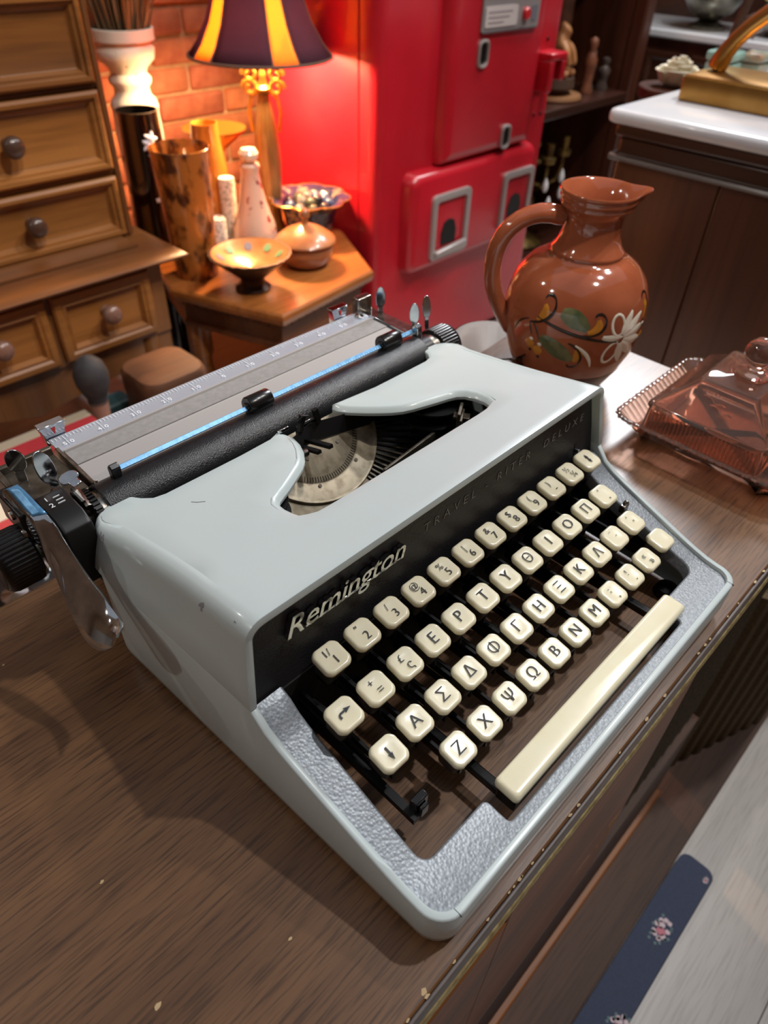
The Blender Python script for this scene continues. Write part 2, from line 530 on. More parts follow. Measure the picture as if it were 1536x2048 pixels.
# hood -------------------------------------------------------------
SL = 0.0195 / 0.116
def hz(x, y): return 0.110 - SL * (y - 0.0095)
def lpx(y): return -0.0360 - 0.0050 * max(0.0, (y - 0.05) / 0.07) ** 1.5
leftpath = [(-0.0360, 0.0100)] + [(lpx(0.0100 + k * 0.0145), 0.0100 + k * 0.0145) for k in range(1, 8)] + [(lpx(0.119), 0.1190)]
leftpath += [(-0.0410 + 0.0180 - 0.0180 * math.cos(math.radians(a)), 0.1198 + 0.0180 * math.sin(math.radians(a))) for a in (15, 30, 45, 60, 75, 90)]
nwall = len(leftpath)
rear_l = [(-0.0175, 0.1376), (-0.0150, 0.1352), (-0.0120, 0.1290), (-0.0080, 0.1243), (-0.0020, 0.1227), (0.02, 0.1226), (0.045, 0.1226), (0.066, 0.1236), (0.0725, 0.1262)]
nl = [(0.0755, 0.1255), (0.0768, 0.1222), (0.0770, 0.1158), (0.0744, 0.1072), (0.0700, 0.0987), (0.0637, 0.0904), (0.0589, 0.0863), (0.0484, 0.0800), (0.0400, 0.0752), (0.0356, 0.0731), (0.0310, 0.0708), (0.0290, 0.0685), (0.0284, 0.0640), (0.0288, 0.0580), (0.0298, 0.0535), (0.0318, 0.0504), (0.0357, 0.0486), (0.0420, 0.0482)]
nf = [(0.0475 + k * 0.012, 0.0481) for k in range(10)]
nr = [(0.1650, 0.0486), (0.1695, 0.0500), (0.1720, 0.0520), (0.1735, 0.0560), (0.1740, 0.0640), (0.1729, 0.0701), (0.1700, 0.0738), (0.1656, 0.0760), (0.1580, 0.0786), (0.1506, 0.0814), (0.1430, 0.0843), (0.1369, 0.0875), (0.1320, 0.0920), (0.1275, 0.0976), (0.1235, 0.1032), (0.1202, 0.1085), (0.1170, 0.1140), (0.1148, 0.1200), (0.1143, 0.1245)]
rear_r = [(0.1165, 0.1266)] + [(2 * CX - x, y) for x, y in reversed(rear_l[:-2])]
notch = nl + nf + nr
path = leftpath + rear_l + notch + rear_r + [(2 * CX - x, y) for x, y in reversed(leftpath)]
typ = ['w'] * nwall + ['l'] * len(rear_l) + ['n'] * len(notch) + ['l'] * len(rear_r) + ['w'] * nwall
PN = [-n for n in pnormals(path, False)]       # clockwise path: flip to outward
PN[0] = Vector((-1, 0)); PN[-1] = Vector((1, 0))
prof = []
for i, (p, t) in enumerate(zip(path, typ)):
    n = PN[i]; z = hz(*p)
    if t == 'w':
        R = 0.0095
        fl = 0.041 + 0.0455 * min(p[1], 0.125) + lpx(min(p[1], 0.119))
        R = R * (1 if p[1] < 0.112 else max(0.2, 1 - (p[1] - 0.112) * 32))
        lean = -0.0050 if i in (0, len(path) - 1) else 0.0
        fy_ = min(fl, 0.001)
        pts = [(p[0] + n.x * fl, min(p[1] + n.y * fy_, 0.131) + lean, 0.0662), (p[0] + n.x * fl * .5, p[1] + n.y * fy_ * .5 + lean * .5, 0.5 * (0.0662 + z - R))]
        for k in range(7):
            a = PI / 2 * k / 6
            q = -R * (1 - math.cos(a))
            pts.append((p[0] + n.x * q, p[1] + n.y * q, z - R + R * math.sin(a)))
    elif t == 'l':
        R = 0.0016
        pts = [(p[0], p[1], z - 0.0045), (p[0], p[1], z - 0.003)]
        for k in range(7):
            a = PI / 2 * k / 6; q = -R * (1 - math.cos(a))
            pts.append((p[0] + n.x * q, p[1] + n.y * q, z - R + R * math.sin(a)))
    else:
        front = p[1] < 0.0515
        wd = 0.0016 if front else 0.0042
        pts = [(p[0], p[1], z - 0.0046), (p[0] - n.x * 0.0001, p[1] - n.y * 0.0001, z - 0.0036)]
        for k in range(7):
            a = PI / 2 * k / 6; q = -wd * (k / 6)
            pts.append((p[0] + n.x * q, p[1] + n.y * q, z - 0.0028 + 0.0028 * math.sin(a) if not front else z - 0.0016 * (1 - math.sin(a)) ))
    prof.append(pts)
b = MB()
rings = [[prof[i][k] for i in range(len(prof))] for k in range(9)]
b.loft(rings, closed=False)
top = [tuple(q) for q in rings[8]]
tv, tf = sheet(top + [], lambda x, y: hz(x, y), 0.012)
b.add(tv, tf)
me = b.mesh('hood')
bm = bmesh.new(); bm.from_mesh(me); bmesh.ops.remove_doubles(bm, verts=bm.verts, dist=0.00003)
bmesh.ops.recalc_face_normals(bm, faces=bm.faces)
# make sure normals point outward (top face up)
up = sum(f_.normal.z * f_.calc_area() for f_ in bm.faces)
if up < 0: bmesh.ops.reverse_faces(bm, faces=bm.faces)
bm.to_mesh(me); bm.free()
hood = new_obj('hood', me, PAINT, tw, angle=60)
sm = hood.modifiers.new('thickness', 'SOLIDIFY'); sm.thickness = 0.0036; sm.offset = -1.0
bv = hood.modifiers.new('bevel', 'BEVEL'); bv.width = 0.0007; bv.segments = 2; bv.limit_method = 'ANGLE'; bv.angle_limit = math.radians(50)
# wear on the hood: bare patches where the enamel has chipped off
WEAR = mat('chipped_enamel', (150, 148, 156), 0.6)
for P in ([(-0.03909, 0.12138, 0.08903), (-0.03818, 0.12018, 0.08995), (-0.03897, 0.11729, 0.08909), (-0.04033, 0.11653, 0.08649), (-0.04108, 0.1179, 0.08369), (-0.04081, 0.1188, 0.08586), (-0.04041, 0.121, 0.08681)],
          [(-0.0354, 0.04289, 0.09844), (-0.03462, 0.04102, 0.10035), (-0.03414, 0.039, 0.10131), (-0.03528, 0.03853, 0.09943), (-0.03622, 0.04002, 0.09511), (-0.03614, 0.04116, 0.09535), (-0.03574, 0.04073, 0.09798), (-0.0359, 0.04292, 0.09687)]):
    c_ = sum((Vector(p) for p in P), Vector()) / len(P) + Vector((-0.0003, 0, 0.0003)); P = [c_ + (Vector(p) - c_) * 0.8 for p in P]
    MB().add([c_] + P, [(0, k + 1, (k + 1) % len(P) + 1) for k in range(len(P))]).build('enamel_chip', WEAR, hood)
b = MB()
b.tube([(0.0015, 0.104, hz(0, .104) + .0001), (0.0032, 0.1012, hz(0, .1012) + .0001), (0.0062, 0.0985, hz(0, .0985) + .0001)], 0.00012, 6)
b.build('scratch', mat('scratch_dark', (80, 80, 84), 0.7), hood)
# black name panel -------------------------------------------------
b = MB()
pnl = [(-0.0375, 0.0092, 0.0585), (2 * CX + 0.0375, 0.0092, 0.0585), (2 * CX + 0.0335, 0.0165, 0.1055), (-0.0335, 0.0165, 0.1055)]
b.add(pnl + [(x, y + 0.003, z) for x, y, z in pnl], [(0, 1, 2, 3), (7, 6, 5, 4), (0, 4, 5, 1), (1, 5, 6, 2), (2, 6, 7, 3), (3, 7, 4, 0)])
name_panel = b.build('name_panel', PANEL, tw, smooth=False)
pu = Vector((0, 0.0073, 0.047)).normalized(); px_ = Vector((1, 0, 0)); pn = px_.cross(pu)
def onp(x, t, d=0.0): return Vector((x, 0.0092, 0.0585)) + pu * t + pn * d
text_obj('badge', 'Remington', 0.0142, CHROME, name_panel, onp(-0.0165, 0.0268, 0.0018), px_, pu, fitw=0.0735, extrude=0.0013, shear=0.42, align='LEFT', offset=0.0001, spacing=1.0)
b = MB()
def pbar(x0, x1, t0, t1, d0, d1):
    P = [onp(x, t, d) for d in (d0, d1) for t in (t0, t1) for x in (x0, x1)]
    b.add(P, [(0, 2, 3, 1), (4, 5, 7, 6), (0, 1, 5, 4), (2, 6, 7, 3), (0, 4, 6, 2), (1, 3, 7, 5)])
pbar(-0.0050, 0.0545, 0.0264, 0.0275, 0.0003, 0.0028)
b.build('badge_bar', CHROME, name_panel, bevel=0.0002)
text_obj('model_lettering', 'TRAVEL - RITER  DELUXE', 0.0066, GREYINK, name_panel, onp(0.0735, 0.0292, 0.0002), px_, pu, fitw=0.1440, extrude=0.0001, shear=0.2, align='LEFT', spacing=1.7, offset=-0.00012)
b = MB(); pbar(0.2112, 0.2138, 0.002, 0.0155, 0.0, 0.0003); b.build('selector_slot', BLACKM, name_panel)
b = MB(); pbar(0.2114, 0.2136, 0.0095, 0.0120, 0.0, 0.003); b.build('selector_tab', CHROME, name_panel, bevel=0.0005)
# dark inner body --------------------------------------------------
b = MB()
b.box(-0.030, 0.224, 0.0165, 0.030, 0.012, 0.094)
b.box(-0.030, 0.224, 0.016, 0.190, 0.006, 0.012)
b.build('chassis', BLACKD, tw)
b = MB()
b.box(-0.030, -0.0255, -0.050, 0.016, 0.012, 0.034); b.box(0.2205, 0.224, -0.050, 0.016, 0.012, 0.034)
b.box(-0.0245, 0.219, 0.0085, 0.016, 0.012, 0.0585)
b.build('well_wall', BLACKD, tw)
for x, y in ((-0.022, -0.07), (2 * CX + 0.022, -0.07), (-0.020, 0.165), (2 * CX + 0.02, 0.165)):
    MB().lathe([(0.0075, 0.0), (0.008, 0.001), (0.0065, 0.0055), (0.004, 0.007)], (x, y, 0), 20).build('rubber_foot', BLACKP, tw)
b = MB(); b.box(-0.010, -0.006, -0.062, 0.016, 0.018, 0.022)
b.build('shift_arm', BLACKM, tw)
b = MB(); b.box(-0.0075, 0.0005, -0.0605, -0.0565, 0.020, 0.030); b.box(-0.006, -0.001, -0.0625, -0.0605, 0.019, 0.0265)
b.build('shift_stub', BLACKP, tw, bevel=0.0005)
# keys ---------------------------------------------------------------
PIT = 0.01905
ROW_Y = [0.0, -0.0206, -0.0394, -0.0581]
ROW_Z = [0.070, 0.0611, 0.0484, 0.0372]
ROW_O = [0.0, 0.0073, 0.0135, 0.0229]
TILT = math.radians(11)
def sq(w, d, r, n=5, sag=0.0008):
    """rounded square with slightly bowed sides"""
    out = []
    for x, y in rrect(-w, w, -d, d, r, n):
        out.append((x * (1 + sag / w * (1 - (y / d) ** 2)), y * (1 + sag / d * (1 - (x / w) ** 2))))
    return out
def key_mesh():
    b = MB(); h = 0.0064
    lv = [(0.0062, -0.0038), (0.0068, -0.0032), (0.0070, -0.0024), (0.0069, -0.0014), (0.0066, -0.0006), (0.0061, -0.0001), (0.0054, 0.0), (0.0030, -0.00030)]
    rings = []
    for w, z in lv:
        rr = min(0.0026, w * 0.40)
        rings.append([(x, y, z) for x, y in sq(w, w * 0.97, rr)])
    b.loft(rings, True, True, True)
    return b.mesh('key')
KEYM = key_mesh()
COLLAR = mat('dark_grey_collar', (58, 54, 51), 0.5)
b = MB()
b.loft([[(x, y, z) for x, y in sq(w, w, w * 0.35, 3, 0)] for w, z in ((0.0060, -0.0030), (0.0058, -0.006), (0.0052, -0.0135), (0.0046, -0.0150))], True, True, True)
COLLM = b.mesh('collar')
def lever_mesh(row):
    b = MB(); z0 = -0.0125; L = 0.019 - ROW_Y[row]
    b.box(-0.0008, 0.0008, -0.003, L, z0 - 0.006, z0 - 0.001)
    if row < 3: b.box(-0.0022, -0.0010, 0.002, L * 0.8, z0 - 0.010, z0 - 0.006)
    return b.mesh('lever')
LEVM = [lever_mesh(r_) for r_ in range(4)]
ROWS = [
    ['1/|1', '"|2', '/|3', '@|4', '%|5', '||6', '&|7', '$|8', '(|9', ')|-', '½|¼', '<updown>'],
    ['<return>', '+|=', '£|ς', 'E', 'P', 'T', 'Y', 'Θ', 'I', 'O', 'Π', "'|,"],
    ['<down>', 'A', 'Σ', 'Δ', 'Φ', 'Γ', 'H', 'Ξ', 'K', 'Λ', '¨|΄', '‘|’'],
    ['Z', 'X', 'Ψ', 'Ω', 'B', 'N', 'M', ';|,', '!|.', '«|»', ''],
]
START = [0, -1, -1, 0]
def arrow(kind):
    b = MB(); w = 0.00045
    def seg(p, q, ww=w): 
        p, q = Vector(p), Vector(q); t = (q - p).normalized(); n = Vector((-t.y, t.x)) * ww
        b.prism([tuple(p + n), tuple(p - n), tuple(q - n), tuple(q + n)], -0.0001, 0.0001)
    def head(p, dirv, s=0.0015):
        d = Vector(dirv).normalized(); n = Vector((-d.y, d.x)); p = Vector(p)
        b.prism([tuple(p + d * s * 1.3), tuple(p + n * s * .8 - d * s), tuple(p - d * s * 0.5), tuple(p - n * s * .8 - d * s)], -0.0001, 0.0001)
    if kind == '<down>': seg((-0.0003, 0.0028), (-0.0003, -0.0014)); head((-0.0003, -0.0018), (0, -1))
    elif kind == '<updown>': seg((0, 0.002), (0, -0.002)); head((0, 0.002), (0, 1), 0.0012); head((0, -0.002), (0, -1), 0.0012)
    else:
        pts = [(-0.0024, -0.0012), (-0.0027, 0.0001), (-0.0018, 0.0010), (0.0, 0.0010), (0.0018, 0.0010)]
        for p, q in zip(pts, pts[1:]): seg(p, q)
        head((0.0022, 0.0010), (1, 0))
    return b.mesh('legend')
Rt = Matrix.Rotation(TILT, 4, 'X')
def key_at(x, y, z, leg, row, lab):
    k = new_obj('key', KEYM, CREAM, tw)
    k.matrix_world = Matrix.Identity(4)
    k.location = (x, y, z); k.rotation_euler = (TILT, 0, random.uniform(-.02, .02))
    k['label'] = lab
    def kid(name, me, m, rel=True, zoff=0.0, xy=(0, 0), smooth=False, untilt=False):
        o = new_obj(name, me, m, k, smooth=smooth); o.matrix_parent_inverse = Matrix.Identity(4)
        o.location = (xy[0], xy[1], zoff)
        if untilt: o.rotation_euler = (-TILT, 0, 0)
        return o
    kid('collar', COLLM, COLLAR, smooth=True)
    kid('lever', LEVM[row], BLACKM, untilt=True)
    if not leg: return k
    if leg.startswith('<'): kid('legend', arrow(leg), LEGEND, zoff=0.00022)
    elif '|' in leg and len(leg) > 1:
        a, c = leg[:leg.rindex('|')], leg[leg.rindex('|') + 1:]
        b2 = text_mesh(a, 0.0054, 0.0001, offset=-0.00006).copy(); t1 = kid('legend', b2, LEGEND, zoff=0.00022, xy=(-0.0012, 0.0025))
        b3 = text_mesh(c, 0.0062, 0.0001, offset=-0.00006).copy(); t2 = kid('legend', b3, LEGEND, zoff=0.00022, xy=(0.0008, -0.0022))
    else:
        kid('legend', text_mesh(leg, 0.0087, 0.0001, offset=-0.00013 if leg in 'ΦΘ' else -0.00008).copy(), LEGEND, zoff=0.00022, xy=(0, 0.0001))
    return k
for r_, row in enumerate(ROWS):
    for j, leg in enumerate(row):
        x = ROW_O[r_] + PIT * (j + START[r_]); y = ROW_Y[r_]; z = ROW_Z[r_]
        lab = 'ivory key marked ' + (leg.replace('<', '').replace('>', ' arrow').replace('|', ' and ') if leg else 'with nothing, right shift')
        if leg == '<down>': y -= 0.002; x += 0.0005; z -= 0.001
        if leg == '': x = 0.2145; y = -0.0560; z = 0.0385
        key_at(x, y, z, leg, r_, lab)
# space bar
b = MB()
x0, x1, y0, y1 = 0.0255, 0.1845, -0.0900, -0.0765
lv = [(0.0004, 0.0240), (0.0, 0.0248), (0.0, 0.0268), (0.0004, 0.0282), (0.0012, 0.0290), (0.0022, 0.0292)]
b.loft([[(x, y, z + (y + .083) * .06) for x, y in rrect(x0 + d, x1 - d, y0 + d, y1 - d, 0.0022, 4)] for d, z in lv], True, True, True)
sb = b.build('space_bar', CREAM, tw)
sb.location = (0, 0, 0.0012)
b = MB(); b.box(0.0275, 0.182, -0.0885, -0.078, 0.014, 0.0242)
b.box(0.029, 0.034, -0.083, -0.02, 0.012, 0.017); b.box(0.176, 0.181, -0.083, -0.02, 0.012, 0.017)
b.build('space_bar_frame', BLACKP, tw, bevel=0.0008)
# inside the opening: type segment, typebars, ribbon parts ---------------------
segC = Vector((0.0945, 0.1270, 0.0835)); sn = Vector((0, -math.sin(.7), math.cos(.7))); sx_ = Vector((1, 0, 0)); sy_ = sn.cross(sx_)
def sgp(r, a, d=0.0):
    a = math.radians(a); return segC + sx_ * (r * math.cos(a)) + sy_ * (r * math.sin(a)) + sn * d
b = MB()
A0, A1, NA = 180, 360, 40
prof_s = [(0.004, 0.0), (0.034, 0.0), (0.0352, -0.0006), (0.0364, 0.0), (0.0445, 0.0004), (0.0462, 0.0018), (0.0476, 0.0020), (0.0482, 0.001), (0.0482, -0.006)]
b.loft([[sgp(r, A0 + (A1 - A0) * k / NA, d) for k in range(NA + 1)] for r, d in prof_s], closed=False)
segm = b.build('type_segment', BEIGE, tw)
b = MB()
for k in range(34):
    a = 235 + k * 3.0
    p0, p1 = sgp(0.0315, a, 0.0002), sgp(0.0345, a, 0.0002)
    b.tube([p0, p1], 0.00022, 4)
b.build('slot_marks', BLACKD, segm)
for r, a in ((0.037, 250), (0.037, 300), (0.020, 240), (0.022, 310), (0.036, 340)):
    b = MB(); c0 = sgp(r, a, 0.0006)
    b.add([c0 + (sx_ * math.cos(t * PI / 5) + sy_ * math.sin(t * PI / 5)) * 0.0012 for t in range(10)], [tuple(range(10))])
    b.build('screw', STEEL, segm)
def tb_mesh():
    b = MB(); b.box(0.0, 0.030, -0.0005, 0.0005, -0.0012, 0.0012); b.box(0.026, 0.031, -0.0011, 0.0011, -0.002, 0.0016)
    return b.mesh('typebar')
TBM = tb_mesh()
b = MB(); b.loft([[sgp(r, 207 + 85 * k / 24, d) for k in range(25)] for r, d in ((0.0484, -0.0002), (0.0580, -0.0002), (0.0590, -0.0010), (0.0590, -0.006))], closed=False)
b.build('segment_flange', BEIGE, tw)
for k in range(18):
    a = 294 + k * (60 / 17)
    o = new_obj('typebar', TBM, STEEL if k % 3 == 0 else BLACKM, tw)
    d = (sx_ * math.cos(math.radians(a)) + sy_ * math.sin(math.radians(a))); dn = (d + sn * 0.10).normalized(); w_ = sn.cross(dn).normalized()
    T = Matrix((dn, w_, dn.cross(w_))).transposed().to_4x4(); T.translation = sgp(0.0488, a, -0.001)
    o.matrix_parent_inverse = Matrix.Translation(-tw.location)
    o.matrix_basis = T
b = MB()   # ribbon vibrator and type guide in front of the platen
b.box(0.083, 0.0985, 0.1195, 0.1215, 0.078, 0.092); b.box(0.0835, 0.0865, 0.117, 0.1195, 0.090, 0.100, rot=Matrix.Rotation(0.25, 3, 'Y'))
b.box(0.095, 0.098, 0.117, 0.1195, 0.090, 0.100, rot=Matrix.Rotation(-0.25, 3, 'Y'))
b.tube([(0.0845, 0.1175, 0.096), (0.081, 0.1165, 0.0985), (0.0845, 0.1160, 0.101), (0.089, 0.1165, 0.099)], 0.0005, 6)
b.build('ribbon_vibrator', BLACKM, tw)
b = MB(); b.box(0.072, 0.080, 0.1235, 0.1245, 0.0905, 0.0925); b.box(0.086, 0.094, 0.1175, 0.1185, 0.0935, 0.0952)
b.build('card_guide_tab', CHROME, tw, bevel=0.0003)
b = MB(); b.box(0.0865, 0.0895, 0.096, 0.119, 0.084, 0.0862, rot=Matrix.Rotation(-0.30, 3, 'X')); b.box(0.0795, 0.0825, 0.098, 0.119, 0.083, 0.085, rot=Matrix.Rotation(-0.30, 3, 'X'))
b.build('vibrator_arm', BLACKM, tw)
b = MB(); b.lathe([(0.0, 0.0), (0.0026, 0.0), (0.003, 0.001), (0.0022, 0.003), (0.0, 0.0034)], (0.0745, 0.104, 0.0855), 14); b.build('guide_screw', CHROMED, tw)
for sgn in (-1, 1):
    xc = CX + sgn * 0.066
    b = MB(); b.lathe([(0.0, 0.078), (0.020, 0.078), (0.020, 0.0795), (0.008, 0.080), (0.008, 0.087), (0.019, 0.0875), (0.019, 0.0887), (0.0, 0.0890)], (xc + sgn * 0.004, 0.090, 0), 36)
    sp = b.build('ribbon_spool', BLACKM, tw)
    b = MB(); b.lathe([(0.0, 0.0), (0.0015, 0.0), (0.0015, 0.004), (0.0, 0.0045)], (xc + sgn * 0.004, 0.090, 0.089), 10); b.build('spool_pin', CHROMED, sp)
b = MB()
Rr = Matrix.Rotation(0.55, 3, 'Z')
b.box(0.158, 0.172, 0.0655, 0.0675, 0.079, 0.094, rot=Rr); b.box(0.156, 0.170, 0.0625, 0.0640, 0.079, 0.092, rot=Rr); b.box(0.162, 0.168, 0.060, 0.070, 0.088, 0.0900, rot=Rr)
b.build('ribbon_guide', STEEL, tw, bevel=0.0004)
b = MB(); b.box(0.105, 0.172, 0.0735, 0.0755, 0.060, 0.0775, rot=Matrix.Rotation(0.10, 3, 'Z')); b.box(0.105, 0.165, 0.060, 0.0615, 0.058, 0.070, rot=Matrix.Rotation(0.08, 3, 'Z'))
b.box(0.105, 0.165, 0.0525, 0.0540, 0.056, 0.067, rot=Matrix.Rotation(0.08, 3, 'Z')); b.build('basket_rail', STEEL, tw, bevel=0.0005)
b = MB(); b.box(-0.030, 0.224, 0.030, 0.128, 0.040, 0.052); b.build('basket_floor', BLACKD, tw)
RIB = mat('black_ribbon', (22, 21, 24), 0.75)
b = MB()
b.add([(0.0915, 0.1190, 0.0785), (0.0915, 0.1190, 0.0915), (0.150, 0.112, 0.0840), (0.150, 0.112, 0.0710), (0.0405, 0.112, 0.0840), (0.0405, 0.112, 0.0710)], [(0, 1, 2, 3), (0, 1, 4, 5)])
rb = b.build('ink_ribbon', RIB, tw, smooth=False); rb.modifiers.new('t', 'SOLIDIFY').thickness = 0.0003
# carriage -------------------------------------------------------------------
AY, AZ = 0.1450, 0.0775
def cyl(name, x0, x1, r, m, parent, seg=40, prof=None, ay=AY, az=AZ, **kw):
    b = MB(); b.lathe(prof or [(r - 0.0004, x0), (r, x0 + 0.0004), (r, x1 - 0.0004), (r - 0.0004, x1)], (0, ay, az), seg, 'X')
    return b.build(name, m, parent, **kw)
cyl('platen', -0.0265, 0.2130, 0.0160, RUBBER, tw, 48)
cyl('platen_core', -0.0300, 0.2200, 0.0132, CHROMED, tw)
b = MB()
n = 40
b.lathe([(0.0, -0.0335), (0.0150, -0.0335), (0.0150, -0.0295), (0.0, -0.0295)], (0, AY, AZ), 40, 'X')
for k in range(n):
    a = 2 * PI * k / n
    cy_, cz_ = AY + 0.0152 * math.cos(a), AZ + 0.0152 * math.sin(a)
    b.box(-0.0333, -0.0297, cy_ - 0.0009, cy_ + 0.0009, cz_ - 0.0006, cz_ + 0.0006, rot=Matrix.Rotation(a, 3, 'X'))
b.build('ratchet_wheel', BLACKM, tw, smooth=False)
def knob(x0, x1, sgn):
    prof = []; b = MB(); seg = 88
    xs = [(0.0, x0), (0.0130, x0), (0.0146, x0 + 0.0012 * sgn), (0.0150, x0 + 0.003 * sgn), (0.0150, x1 - 0.004 * sgn), (0.0142, x1 - 0.0015 * sgn), (0.0128, x1), (0.0105, x1), (0.0098, x1 - 0.0012 * sgn), (0.0, x1 - 0.0015 * sgn)]
    rings = []
    for k, (r, x) in enumerate(xs):
        rings.append([(x, AY + (r - (0.0009 if (j % 2 and 3 <= k <= 4) else 0)) * math.cos(2 * PI * j / seg), AZ + (r - (0.0009 if (j % 2 and 3 <= k <= 4) else 0)) * math.sin(2 * PI * j / seg)) for j in range(seg)])
    b.loft(rings)
    o = b.build('platen_knob', BLACKP, tw, angle=50)
    b = MB(); b.lathe([(0.0, 0.0), (0.0096, 0.0), (0.0096, 0.0006 * sgn), (0.0, 0.0009 * sgn)], (x1 - 0.0014 * sgn, AY, AZ), 32, 'X'); b.build('knob_disc', CHROMED, o)
    b = MB(); b.lathe([(0.0106, 0.0), (0.0118, 0.0), (0.0118, 0.0005 * sgn), (0.0106, 0.0005 * sgn)], (x1 - 0.0001 * sgn, AY, AZ), 40, 'X'); b.build('knob_ring', CHROMED, o)
knob(-0.0650, -0.0830, -1)
knob(0.2290, 0.2480, 1)
cyl('knob_axle', -0.067, -0.030, 0.0060, STEEL, tw, 20)
cyl('knob_collar', 0.214, 0.2225, 0.0140, BLACKP, tw)
cyl('knob_collar', 0.2225, 0.2290, 0.0125, CHROMED, tw)
# paper table: flat behind the platen
b = MB()
prof_pt = [(0.1600, 0.0840), (0.1640, 0.0874), (0.1760, 0.0882), (0.1765, 0.0878), (0.1770, 0.0882), (0.1912, 0.0886), (0.1918, 0.0900), (0.1930, 0.0900), (0.1932, 0.0866), (0.1600, 0.0815)]
b.loft([[(x, y, z) for y, z in prof_pt] for x in (-0.0215, 0.2160)], True, True, True)
pt = b.build('paper_table', HAMMER3, tw, smooth=False)
b = MB(); b.box(-0.0215, 0.2160, 0.1772, 0.1911, 0.0884, 0.08885); b.build('textured_band', HAMMER2, pt)
b = MB(); b.box(-0.0230, 0.2185, 0.1935, 0.2088, 0.0868, 0.0888, rot=Matrix.Rotation(0.03, 3, 'X'))
sc_bar = b.build('margin_scale', SILVERS, tw, bevel=0.0005)
b = MB()
for k in range(-54, 61):
    x = 0.0886 + k * 0.002085
    L = 0.0052 if k % 10 == 0 else (0.0038 if k % 5 == 0 else 0.0026)
    b.box(x - 0.00013, x + 0.00013, 0.2070 - L, 0.2070, 0.0889, 0.08945)
b.build('scale_ticks', WHITEINK, sc_bar, smooth=False)
for k in range(-5, 7):
    s_ = str(abs(k) * 10); x = 0.0886 + k * 0.02085
    if len(s_) == 2:
        for ch, dx in ((s_[0], -0.0021), (s_[1], 0.0021)):
            text_obj('scale_numeral', ch, 0.0044, WHITEINK, sc_bar, (x + dx, 0.1985, 0.08935), (1, 0, 0), (0, 1, 0.03), extrude=0.0001)
        MB().box(x - 0.00013, x + 0.00013, 0.1968, 0.2015, 0.0887, 0.0893).build('numeral_bar', WHITEINK, sc_bar, smooth=False)
    else:
        text_obj('scale_numeral', s_, 0.0044, WHITEINK, sc_bar, (x, 0.1985, 0.08935), (1, 0, 0), (0, 1, 0.03), extrude=0.0001)
for xm, lab in ((-0.0180, 'left'), (0.2000, 'right')):
    b = MB()
    b.loft([[(xm + sx * s1, 0.2125 + (yy if s1 == 1 else yy), z) for sx, yy in ((-0.0075, -0.003), (0.0075, -0.003), (0.0075, 0.003), (-0.0075, 0.003))] for s1, z in ((0.75, 0.084), (0.8, 0.0905), (0.95, 0.0945), (1.05, 0.0960), (1.0, 0.0966))], True, True, True)
    ms = b.build('margin_stop', CHROME, tw, bevel=0.001)
    b = MB(); b.add([(xm - 0.0012, 0.2093, 0.0945), (xm + 0.0012, 0.2093, 0.0945), (xm, 0.2091, 0.0905)], [(0, 1, 2)])
    o = b.build('red_pointer', mat('red_paint', (176, 42, 34), 0.5), ms, smooth=False); o.modifiers.new('t', 'SOLIDIFY').thickness = 0.0004
# paper bail
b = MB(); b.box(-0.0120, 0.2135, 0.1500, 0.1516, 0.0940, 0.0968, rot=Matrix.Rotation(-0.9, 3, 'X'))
bail = b.build('paper_bail', BLUEREFL, tw, bevel=0.0002)  # the bar is plain chrome; its blue is a reflection painted as colour
b = MB()
rotb = Matrix.Rotation(-0.9, 3, 'X'); bc = Vector((0, 0.1508, 0.0954))
for k in range(0, 100):
    x = -0.006 + k * 0.00215
    L = 0.0016 if k % 5 == 0 else 0.0009
    P = [bc + rotb @ Vector((0, -0.00082, zz)) for zz in (-0.0012, -0.0012 + L)]
    b.add([(x - .0001, P[0].y, P[0].z), (x + .0001, P[0].y, P[0].z), (x + .0001, P[1].y, P[1].z), (x - .0001, P[1].y, P[1].z)], [(0, 1, 2, 3)])
b.build('bail_ticks', WHITEINK, bail, smooth=False)
for x0 in (0.0720, 0.1830):
    b = MB(); b.lathe([(0.0022, x0 - 0.0012), (0.0028, x0), (0.0052, x0), (0.0058, x0 + 0.0008), (0.0058, x0 + 0.0155), (0.0052, x0 + 0.0163), (0.0026, x0 + 0.0163), (0.0022, x0 + 0.0175)], (0, 0.1515, 0.0958), 28, 'X')
    b.build('bail_roller', BLACKP, tw)
for xx, s in ((-0.0165, 1), (0.2140, -1)):
    b = MB(); b.loft([[(xx, 0.146, 0.0895), (xx, 0.1505, 0.0895), (xx, 0.1515, 0.0985), (xx, 0.1495, 0.1010), (xx, 0.1465, 0.0990)], [(xx + 0.0052, 0.146, 0.0895), (xx + 0.0052, 0.1505, 0.0895), (xx + 0.0052, 0.1515, 0.0985), (xx + 0.0052, 0.1495, 0.1010), (xx + 0.0052, 0.1465, 0.0990)]], True, True, True)
    b.build('bail_end_tab', BLACKP if s == 1 else CHROME, tw, bevel=0.0006)
# carriage side frames
for xx, s in ((-0.0245, 1), (0.2175, -1)):
    b = MB()
    prof_f = [(0.1505, 0.0895), (0.1525, 0.0935), (0.1560, 0.0900), (0.1900, 0.0905), (0.1965, 0.0905), (0.2010, 0.0860), (0.2010, 0.0600), (0.1350, 0.0600), (0.1350, 0.0700), (0.1400, 0.0700), (0.1450, 0.0850)]
    b.loft([[(xx, y, z) for y, z in prof_f], [(xx + 0.0020, y, z) for y, z in prof_f]], True, True, True)
    b.build('side_frame', CHROMED if s == 1 else CHROME, tw, bevel=0.0004)
b = MB(); b.box(-0.0225, 0.2180, 0.165, 0.196, 0.055, 0.080); b.box(-0.03, 0.224, 0.130, 0.196, 0.012, 0.060)
b.build('carriage_rail', BLACKD, tw)
